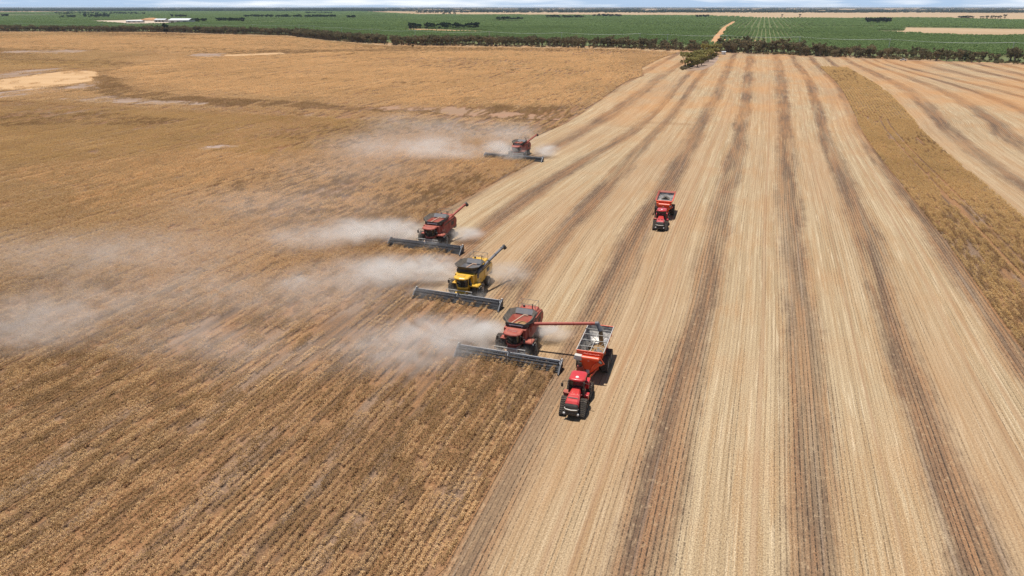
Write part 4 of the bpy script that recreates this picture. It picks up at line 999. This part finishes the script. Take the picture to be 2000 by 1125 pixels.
# trees: trunk with limbs, crown of leaf clumps
def tree_parts(seed, mat, h=7.5, spread=3.0, stems=3, per=34, leaf=(.35, .8), low=.38):
    r = random.Random(seed); rr = np.random.default_rng(seed); b = MB(); cs = []
    for i in range(stems):
        a = 2 * math.pi * i / stems + r.uniform(-.4, .4); lean = r.uniform(.15, .45) * spread
        p0 = Vector((math.cos(a) * .15, math.sin(a) * .15, 0)); p1 = Vector((math.cos(a) * lean * .4, math.sin(a) * lean * .4, h * .32)); p2 = Vector((math.cos(a) * lean, math.sin(a) * lean, h * .68))
        b.tube(p0, p1, .17, .12, 6); b.tube(p1, p2, .12, .06, 6)
        for k in range(3):
            a2 = a + r.uniform(-1.2, 1.2); q = p1.lerp(p2, r.uniform(.3, 1)) ; e = q + Vector((math.cos(a2) * spread * r.uniform(.25, .6), math.sin(a2) * spread * r.uniform(.25, .6), h * r.uniform(.08, .28)))
            b.tube(q, e, .06, .025, 5); cs.append((e.x, e.y, e.z, r.uniform(.55, 1.0) * spread * .36))
        cs.append((p2.x, p2.y, p2.z + h * .12, spread * r.uniform(.3, .42)))
        cs.append((p2.x * 1.2, p2.y * 1.2, h * (low + .08), spread * r.uniform(.28, .4)))
    p = blob_points(rr, cs, per, .72)
    return b.mesh('trunk', M['bark']), leaf_mesh('crown', p, rr.uniform(*leaf, len(p)), mat, 1.0)
def tree_thing(x, y, parts, sc, rz, label, group, cat='tree', name='mallee_tree', z=0.):
    o = empty(name, (x, y, z), rz); o.scale = (sc, sc, sc * random.uniform(.88, 1.12)); tag(o, label, cat, group)
    for nm, m in zip(('trunk', 'crown'), parts):
        c = bpy.data.objects.new(nm, m); col.objects.link(c); c.parent = o
    return o
mal = [tree_parts(60 + i, M['mallee'], random.uniform(6, 8), random.uniform(2.8, 3.6), 3 + i % 2) for i in range(7)]
# positions along the belt
bd = np.sqrt((np.diff(belt, axis=0) ** 2).sum(1)); cum = np.concatenate([[0], np.cumsum(bd)])
pos = []; tall_ = {}
s_ = 0.
while s_ < cum[-1]:
    x = np.interp(s_, cum, belt[:, 0]); y = np.interp(s_, cum, belt[:, 1])
    for row in range(7):
        if random.random() < .84:
            if row < 3 and vnoise(s_, row * 9., .03, 91) > .66: continue
            p_ = (x + random.uniform(-3, 3), y + 9 + row * 7.5 + random.uniform(-4, 4)); pos.append(p_); tall_[p_] = .62 + .55 * float(vnoise(s_, 3., .022, 92))
    s_ += random.uniform(4.5, 8.)
pos = [p for p in pos if abs(p[0]) < p[1] * .80 + 10]
def in_gap(p):
    X, Y = p; px = 1000 + FPX * X / (Y * math.cos(PITCH) + CAMH * math.sin(PITCH))
    return 757 < px < 766 or 1386 < px < 1396 or 1142 < px < 1150
pos = [p for p in pos if not in_gap(p)]
pos.sort(key=lambda p: math.hypot(*p))
LB = ['brown olive mallee tree in the dense roadside belt behind the stubble', ]
for p in pos[:290]:
    tree_thing(p[0], p[1], random.choice(mal), tall_[p] * random.choice((.7, .9, 1.05, 1.2, 1.35, 1.6)) * random.uniform(.9, 1.1), random.uniform(0, 6.3), LB[0], 'mallee trees of the roadside belt')
rest = pos[290:]
def joined(name, parts):
    vs = []; fs = []; mi = []
    for k, m in enumerate(parts):
        o = len(vs); vs += [tuple(v.co) for v in m.vertices]; fs += [tuple(o + i for i in f.vertices) for f in m.polygons]; mi += [k] * len(m.polygons)
    me = bpy.data.meshes.new(name); me.from_pydata(vs, [], fs)
    for m in parts: me.materials.append(m.materials[0])
    me.polygons.foreach_set('material_index', mi); return me
mj = [joined('belt_tree', m) for m in mal]
n = len(rest); sc_ = rng.uniform(.95, 1.45, n)
scatter('far_tree_belt', [(x, y, 0) for x, y in rest], rng.uniform(0, 6.3, n), np.stack([sc_, sc_, sc_], 1), rng.integers(0, len(mj), n), mj)
# low scrub under the belt
def bush_mesh(seed, mat, rad=1.2):
    r = np.random.default_rng(seed); cs = [(r.normal(0, .6), r.normal(0, .6), r.uniform(.4, 1.0), r.uniform(.6, 1.0) * rad) for _ in range(5)]
    p = blob_points(r, cs, 26); p[:, 2] = np.abs(p[:, 2]); return leaf_mesh('bush', p, r.uniform(.25, .6, len(p)), mat, .5)
bm_ = [bush_mesh(80 + i, M['mallee']) for i in range(4)]
sp_ = []
s_ = 0.
while s_ < cum[-1]:
    x = np.interp(s_, cum, belt[:, 0]); y = np.interp(s_, cum, belt[:, 1]); f = random.random()
    p = (x, y + 7 + 50 * f)
    if abs(p[0]) < p[1] * .8 + 10 and not in_gap(p) and vnoise(p[0], p[1], .05, 77) > .25: sp_.append((p[0], p[1], 0))
    s_ += .45
n = len(sp_); sc_ = rng.uniform(.5, 1.3, n)
scatter('belt_scrub', sp_, rng.uniform(0, 6.3, n), np.stack([sc_, sc_, sc_], 1), rng.integers(0, 4, n), bm_)

# island of gums in the stubble
gum = [tree_parts(100 + i, M['gum'], random.uniform(8, 10), random.uniform(3.8, 4.6), 4, 64, (.4, 1.0), .24) for i in range(4)]
isl = [(1338, 130, 1.02), (1346, 133, .85), (1353, 131, 1.0), (1362, 130, .95), (1370, 128, .9), (1350, 126, 1.05), (1362, 124, 1.1), (1374, 123, 1.0), (1383, 121, .95), (1368, 119, 1.1), (1380, 116, 1.1), (1390, 115, .9), (1376, 111, 1.1), (1388, 109, 1.1), (1396, 110, .9), (1400, 106, 1.0)]
for i, (px, py, s) in enumerate(isl):
    x, y = gp(px, py)
    lab = 'tall pale stemmed gum at the open tip of the tree island in the stubble' if i == 0 else 'small grey green gum at the nearest foot of the tree island' if i == 1 else 'yellow green gum in the tree island standing out in the stubble'
    tree_thing(x, y, gum[i % 4], s * (.98 if i else 1.1), random.uniform(0, 6.3), lab, None if i < 2 else 'gums of the tree island', name='gum_tree')
q = gpl([(1325, 133), (1345, 138), (1372, 137), (1392, 128), (1402, 117), (1404, 108), (1392, 108), (1372, 115), (1345, 124)])
sheet('island_ground', q, .02, M['salt'])
isb = []
for i in range(150):
    px = random.uniform(1330, 1400); py = 134 - (px - 1335) / 65 * 26 + random.uniform(-3, 3.5); x, y = gp(px, py); isb.append((x, y, 0))
scatter('island_scrub', isb, rng.uniform(0, 6.3, len(isb)), np.stack([rng.uniform(.4, 1.1, len(isb))] * 3, 1), rng.integers(0, 4, len(isb)), bm_)
# lone trees
dark = [tree_parts(120 + i, M['pine'], 9, 3.6, 3, 50, (.5, 1.1), .25) for i in range(2)]
x, y = gp(325, 66.5); tree_thing(x, y, dark[0], 1.75, .4, 'big round dark tree alone at the far edge of the crop', None, name='lone_tree')
x, y = gp(806, 93.5); tree_thing(x, y, dark[1], .72, 1.4, 'small dark bushy tree in front of the belt at the crop edge', None, name='small_tree')
# dark woods in the orchard country
wd = []
for (xa, xb, ya, yb, k) in ((1692, 1740, 41, 47, 60), (1067, 1140, 34.5, 36.5, 60), (1155, 1214, 31.8, 34, 60), (478, 655, 33.5, 35.5, 150), (105, 285, 26.5, 29.0, 150), (165, 215, 30, 36, 60), (335, 365, 33.5, 34.5, 30), (597, 648, 26, 27.2, 40),
                        (677, 693, 35.5, 36.5, 16), (372, 402, 43, 44.5, 26), (425, 476, 42, 43.5, 40), (117, 150, 34, 36.5, 20), (0, 16, 32, 33.5, 16), (1870, 1955, 36.5, 37.5, 26), (1360, 1384, 33.5, 35.5, 20), (815, 860, 25.0, 26, 30), (865, 890, 27.5, 29, 12), (970, 1020, 39.6, 40.4, 36), (800, 935, 55.0, 57.2, 60)):
    for i in range(k):
        x, y = gp(random.uniform(xa, xb), random.uniform(ya, yb)); wd.append((x, y, -.3))
dj = [joined('wood_tree', d) for d in dark]; n = len(wd); sc_ = rng.uniform(.8, 1.35, n)
scatter('dark_woods', wd, rng.uniform(0, 6.3, n), np.stack([sc_ * 1.3, sc_ * 1.3, sc_ * 1.05], 1), rng.integers(0, 2, n), dj)
for (px, py, s, lb) in ((1383, 33.6, 1.3, 'single paddock tree beside the dark hedge by the dirt track end'), (1527, 34, 1.5, 'round dark tree on the dry paddock beyond the middle of the orchard'), (1562, 34.2, 1.5, 'flat dark tree on the dry paddock, companion of the round one'), (1962, 36.4, 1.9, 'dark tree on the dry paddock near the far orchard corner'), (868, 28.3, 1.4, 'dark tree at the tip of the pale paddock beyond the orchard')):
    x, y = gp(px, py); tree_thing(x, y, dark[int(px) % 2], s, 1., lb, None, name='paddock_tree')
# belts of scrub out to the horizon
def strip_mesh(seed):
    r = np.random.default_rng(seed); cs = [(r.uniform(-100, 100), r.uniform(-14, 14), r.uniform(3, 8), r.uniform(3.5, 7)) for _ in range(60)]
    p = blob_points(r, cs, 14); return leaf_mesh('scrub_strip', p, r.uniform(3, 6, len(p)), M['pine'], .6)
sm_ = [strip_mesh(140 + i) for i in range(3)]
fp, fs, fr = [], [], []
for i in range(2600):
    py = 13.4 + 11.5 * random.random() ** 1.6; px = random.uniform(-150, 2150)
    left = px < 800
    if left and py > 22.3: continue
    if not left and py > 17 and random.random() < .72: continue
    d = CAMH / math.tan(PITCH - math.atan((562.5 - py) / FPX)) if True else 0
    if d > 38000 or d < 0: continue
    x, y = gp(px, py); k = random.uniform(.8, 3.0) * (1.3 if left else 1)
    fp.append((x, y, -.6)); fs.append((k, 1 + random.random() * (3 if left else 1), random.uniform(.8, 1.3) * (1.3 if y > 12000 else 1))); fr.append(random.gauss(0, .12))
n = len(fp); scatter('distant_scrub', fp, fr, fs, rng.integers(0, 3, n), sm_)

# power line
POLES = [(30, 56), (200, 57), (292, 57.5), (391, 58), (495, 59.5), (585, 61), (614, 63), (668, 67), (727, 71), (811, 75), (956, 78), (1097, 80.5), (1249, 83), (1303, 85), (1418, 88), (1560, 91.5), (1735, 97.5), (1975, 106), (2200, 115)]
b = MB(); b.tube((0, 0, -.5), (0, 0, 10.6), .30, .22, 8); pm = b.mesh('shaft', M['timber'])
b = MB(); b.box((0, 0, 10.1), (2.4, .18, .2)); cm_ = b.mesh('crossarm', M['timber'])
b = MB()
b.tube((0, 0, 10.2), (0, 0, 10.55), .07, .05, 6); im = b.mesh('insulator', M['white'])
tops = []
for i, (px, py) in enumerate(POLES):
    x, y = gp(px, py); o = empty('power_pole', (x, y, -.3), .35 if px > 650 else .1); tag(o, 'pale timber power pole with a crossarm standing behind the tree belt', 'power pole', 'power poles along the orchard edge')
    if i == 16: o['label'] = 'nearest pale power pole, standing clear in the orchard above the belt'; del o['group']; o['group'] = 'power poles along the orchard edge'
    for nm, m_ in (('shaft', pm), ('crossarm', cm_)):
        c = bpy.data.objects.new(nm, m_); col.objects.link(c); c.parent = o
    for dx in (-1.1, 0, 1.1):
        c = bpy.data.objects.new('insulator', im); col.objects.link(c); c.parent = o; c.location = (dx, 0, 0)
    tops.append((x, y))
for dx, lb in ((-1.1, 'nearer sagging wire strung from pole to pole above the tree belt'), (1.1, 'farther sagging wire strung from pole to pole above the tree belt')):
    b = MB()
    for (xa, ya), (xb, yb) in zip(tops, tops[1:]):
        prev = None
        for k in range(9):
            f = k / 8; p = (xa + (xb - xa) * f + dx * .3, ya + (yb - ya) * f - dx, 10.2 - 2.0 * 4 * f * (1 - f) * min(1, math.hypot(xb - xa, yb - ya) / 120))
            if prev: b.tube(prev, p, .055, n=4, cap=False)
            prev = p
    tag(b.build('power_line', M['wire']), lb, 'power line')

# sheds of the orchard yard
def shed(px, py, w, d, h, label, rz=0.):
    x, y = gp(px, py); o = empty('farm_shed', (x, y, -.12), rz); tag(o, label, 'shed', None)
    MB().box((0, d / 2, h / 2), (w, d, h)).build('wall', M['wall'], o)
    b = MB(); b.prism([(-.6, h), (d / 2, h + d * .10), (d + .6, h), (d + .6, h + .25), (d / 2, h + d * .10 + .25), (-.6, h + .25)], -w / 2 - .6, w / 2 + .6, 'x'); b.build('roof', M['roof'], o)
    for i in range(3): MB().box((-w * .3 + i * w * .3, -.06, h * .35), (w * .16, .14, h * .7)).build('door', M['blackred'], o)
shed(349, 46, 52, 40, 8, 'large pale roofed shed in the gravel yard of the orchard')
shed(312, 43, 30, 26, 6, 'smaller pale shed beside the large shed in the gravel yard')
shed(262, 44, 44, 14, 4, 'long low grey shed at the open end of the gravel yard')
x, y = gp(296, 40); b = MB(); r_ = random.Random(3); rings = []
for j, (f, z) in enumerate(((1, -.2), (.8, 3.2), (.5, 6), (.2, 7.5))):
    rings.append([(x + 34 * f * math.cos(a * .5236) * r_.uniform(.9, 1.1), y + 20 * f * math.sin(a * .5236) * r_.uniform(.9, 1.1), z * r_.uniform(.9, 1.1)) for a in range(12)])
loft(b, rings, cap=True); tag(b.build('soil_heap', M['track'], None, 0, True), 'orange heap of soil behind the gravel yard', 'heap')
# small block house by the belt, white utility
x, y = gp(1413, 106.5); o = empty('pump_shed', (x, y, 0), -.2); tag(o, 'small pale pump shed in front of the belt beside the tree island', 'shed')
MB().box((0, 0, 1.15), (3.6, 2.6, 2.3)).build('wall', M['white'], o); b = MB(); b.prism([(-1.5, 2.3), (1.5, 2.6), (1.5, 2.72), (-1.5, 2.42)], -2., 2., 'x'); b.build('roof', M['roof'], o)
MB().box((.7, -1.31, .95), (.9, .06, 1.9)).build('door', M['wall'], o)
x, y = gp(1764, 119.3); o = empty('utility_truck', (x, y, .05), R(-35)); tag(o, 'white utility truck parked on the dirt road under the belt', 'car')
b = MB(); b.prism([(-2.5, .45), (-2.55, .95), (-1.3, 1.08), (2.5, 1.05), (2.55, .5)], -.9, .9, 'y'); bo = b.build('body', M['white'], o, .06)
b = MB(); b.prism([(-1.45, 1.05), (-.75, 1.72), (.55, 1.75), (.75, 1.05)], -.80, .80, 'y'); b.build('cabin', M['white'], o, .06)
b = MB(); b.prism([(-1.36, 1.10), (-.80, 1.62), (.48, 1.64), (.62, 1.10)], -.815, .815, 'y'); b.build('window', M['glass'], o)
b = MB()
for s in (-1, 1): b.box((1.65, s * .86, 1.15), (1.7, .06, .3))
b.box((2.5, 0, 1.15), (.06, 1.75, .3)); b.build('tray', M['white'], o)
for sx in (-1.6, 1.55):
    for s in (-1, 1):
        b = MB(); b.lathe([(-.11, 0), (-.11, .30), (-.08, .36), (.08, .36), (.11, .30), (.11, 0)], (0, 0, 0), 'x', 18)
        q = MB(); q.add([(sx + c, s * .82 + a, .36 + d) for a, c, d in b.v], b.f); q.build('wheel', M['tyre'], o)

# ------------------------------------------------------------------ dust and air
def mk_dust():
    t = NT('dust_in_air'); t.t.nodes.remove(t.b)
    oc = t.n('ShaderNodeTexCoord', out=3); ln = t.n('ShaderNodeVectorMath', {0: oc}, out=1, operation='LENGTH')
    fall = t.ma('POWER', t.ma('SUBTRACT', 1., t.sm(ln, .0, 1.)), 1.4)
    p = t.scale(t.pos(), (.6, 1.0, 1.1)); n1 = t.noise(p, .38, 6, .62, 1.2); n2 = t.noise(p, .10, 3, .6, .6)
    den = t.ma('MULTIPLY', t.ma('MULTIPLY', fall, t.sm(n1, .30, .78)), t.ma('MULTIPLY_ADD', n2, 2.2, -.1))
    den = t.ma('MULTIPLY', t.ma('MAXIMUM', den, 0.), 1.2)
    oi = t.n('ShaderNodeObjectInfo', out=2)                       # alpha of the object colour carries how thick the cloud is
    den = t.ma('MULTIPLY', den, oi)
    v = t.n('ShaderNodeVolumePrincipled', {'Color': (.97, .945, .91, 1), 'Density': den, 'Anisotropy': .25})
    t.t.links.new(v, t.out.inputs['Volume']); return t.m
M['dust'] = mk_dust()
sph = None
def dust(px, py, z, r, den, rz=0., label=None):
    """soft dust cloud; (px, py) is where it hangs, r its half sizes in metres"""
    global sph
    if sph is None:
        import bmesh
        bm = bmesh.new(); bmesh.ops.create_icosphere(bm, subdivisions=3, radius=1.0); sph = bpy.data.meshes.new('dust_cloud'); bm.to_mesh(sph); bm.free(); sph.materials.append(M['dust'])
    x, y = gp(px, py, z); o = bpy.data.objects.new('dust_cloud', sph); col.objects.link(o)
    o.location = (x, y, z); o.scale = r; o.rotation_euler = (0, 0, rz); o.color = (1, 1, 1, den); o['kind'] = 'stuff'; return o
for a in (
    (780, 668, 2.2, (14, 8, 3.4), .26), (700, 536, 2.4, (14, 9, 3.6), .24), (612, 462, 2.6, (15, 10, 3.6), .2), (735, 285, 4.4, (26, 15, 6), .09),
    (955, 648, 1.6, (3.6, 3.0, 2.0), 2.4), (915, 645, 1.9, (6.0, 3.6, 2.5), 1.7), (850, 652, 2.0, (9, 5.5, 3.0), .8), (1075, 650, 1.3, (4.2, 2.6, 1.6), 1.7), (940, 682, .9, (6, 2.4, 1.3), .7), (800, 700, 2.0, (12, 7, 3.0), .13), (1012, 690, .8, (3, 1.6, 1.2), .7),
    (868, 532, 1.6, (3.6, 3.2, 2.2), 1.3), (845, 525, 2.2, (7.5, 4.6, 3.0), 1.1), (775, 528, 2.2, (9, 6, 3.2), .55), (985, 533, 1.8, (6.0, 4.2, 2.4), .8), (850, 570, .8, (7, 2.4, 1.2), .45), (930, 580, .8, (4, 2, 1.2), .5),
    (805, 455, 1.6, (3.8, 3.4, 2.2), 1.2), (765, 448, 2.2, (8.5, 5, 3.0), 1.0), (690, 452, 2.4, (10, 7, 3.2), .5), (908, 457, 1.4, (4.8, 3.2, 1.8), 1.6), (800, 472, .8, (6, 2.4, 1.2), .4), (850, 478, .9, (4, 2, 1.3), .5),
    (968, 288, 2.6, (7, 5, 3.4), .8), (1000, 300, 2.0, (6.5, 3.5, 3.2), .8), (850, 288, 3.6, (15, 10, 5), .32), (915, 297, 2.6, (9, 6, 3.2), .28), (1066, 293, 2.0, (5.4, 4.4, 3.0), 1.1), (1000, 262, 4., (15, 12, 6), .13), (900, 255, 5., (22, 14, 6), .07), (790, 245, 5., (24, 14, 6), .06),
    (585, 548, 2.6, (6.5, 5, 3.0), 0.297), (400, 570, 3.0, (26, 12, 4.5), 0.101), (640, 590, 3, (20, 10, 4), 0.081), (380, 660, 2.6, (16, 8, 3.6), 0.121), (40, 640, 3, (18, 9, 4), 0.176), (150, 590, 3, (20, 10, 4), 0.108),
    (700, 700, 2, (16, 7, 3), 0.0675), (300, 490, 4, (34, 16, 5), 0.0607), (80, 500, 4, (26, 14, 5), 0.0675), (560, 400, 4, (40, 22, 5), 0.0405), (700, 330, 4, (40, 22, 6), 0.0297), (480, 700, 2.4, (16, 8, 3), 0.0675)):
    dust(*a)
# clear summer air, thickening only with kilometres
t = NT('summer_air'); t.t.nodes.remove(t.b)
v = t.n('ShaderNodeVolumePrincipled', {'Color': (.62, .78, 1, 1), 'Density': 2.4e-5, 'Anisotropy': .1}); t.t.links.new(v, t.out.inputs['Volume'])
hz = MB().box((0, 21000, 22.2), (90000, 50800, 48)).build('haze', t.m); hz['kind'] = 'stuff'

# what the uncounted things are
LAB = {'crop': ('ripe golden brown crop standing in rows on the uncut side of the paddock', 'crop'), 'crop_strip': ('long strip of uncut crop left standing between the stubble lanes', 'crop'),
       'grain_stream': ('tan stream of grain falling from the auger spout into the open bin', 'grain'), 'orchard': ('green plantation trees in dense rows beyond the roadside belt', 'orchard'),
       'far_tree_belt': ('far stretch of the brown olive roadside tree belt behind the crop', 'trees'), 'belt_scrub': ('low brown scrub filling the foot of the roadside tree belt', 'scrub'),
       'island_scrub': ('low scrub around the foot of the tree island in the stubble', 'scrub'), 'dark_woods': ('dark patches of wood scattered through the green plantation', 'woods'),
       'distant_scrub': ('bluish dark belts of scrub stretching out to the horizon', 'scrub'), 'haze': ('clear summer air fading the far country slightly blue', 'haze')}
for o in scene.objects:
    if o.parent is None and o.get('kind') == 'stuff':
        if o.name.startswith('dust_cloud'): tag(o, 'pale drifting dust raised by the harvesters over the crop', 'dust', 'dust drifting from the harvesters')
        elif o.name in LAB: tag(o, *LAB[o.name])
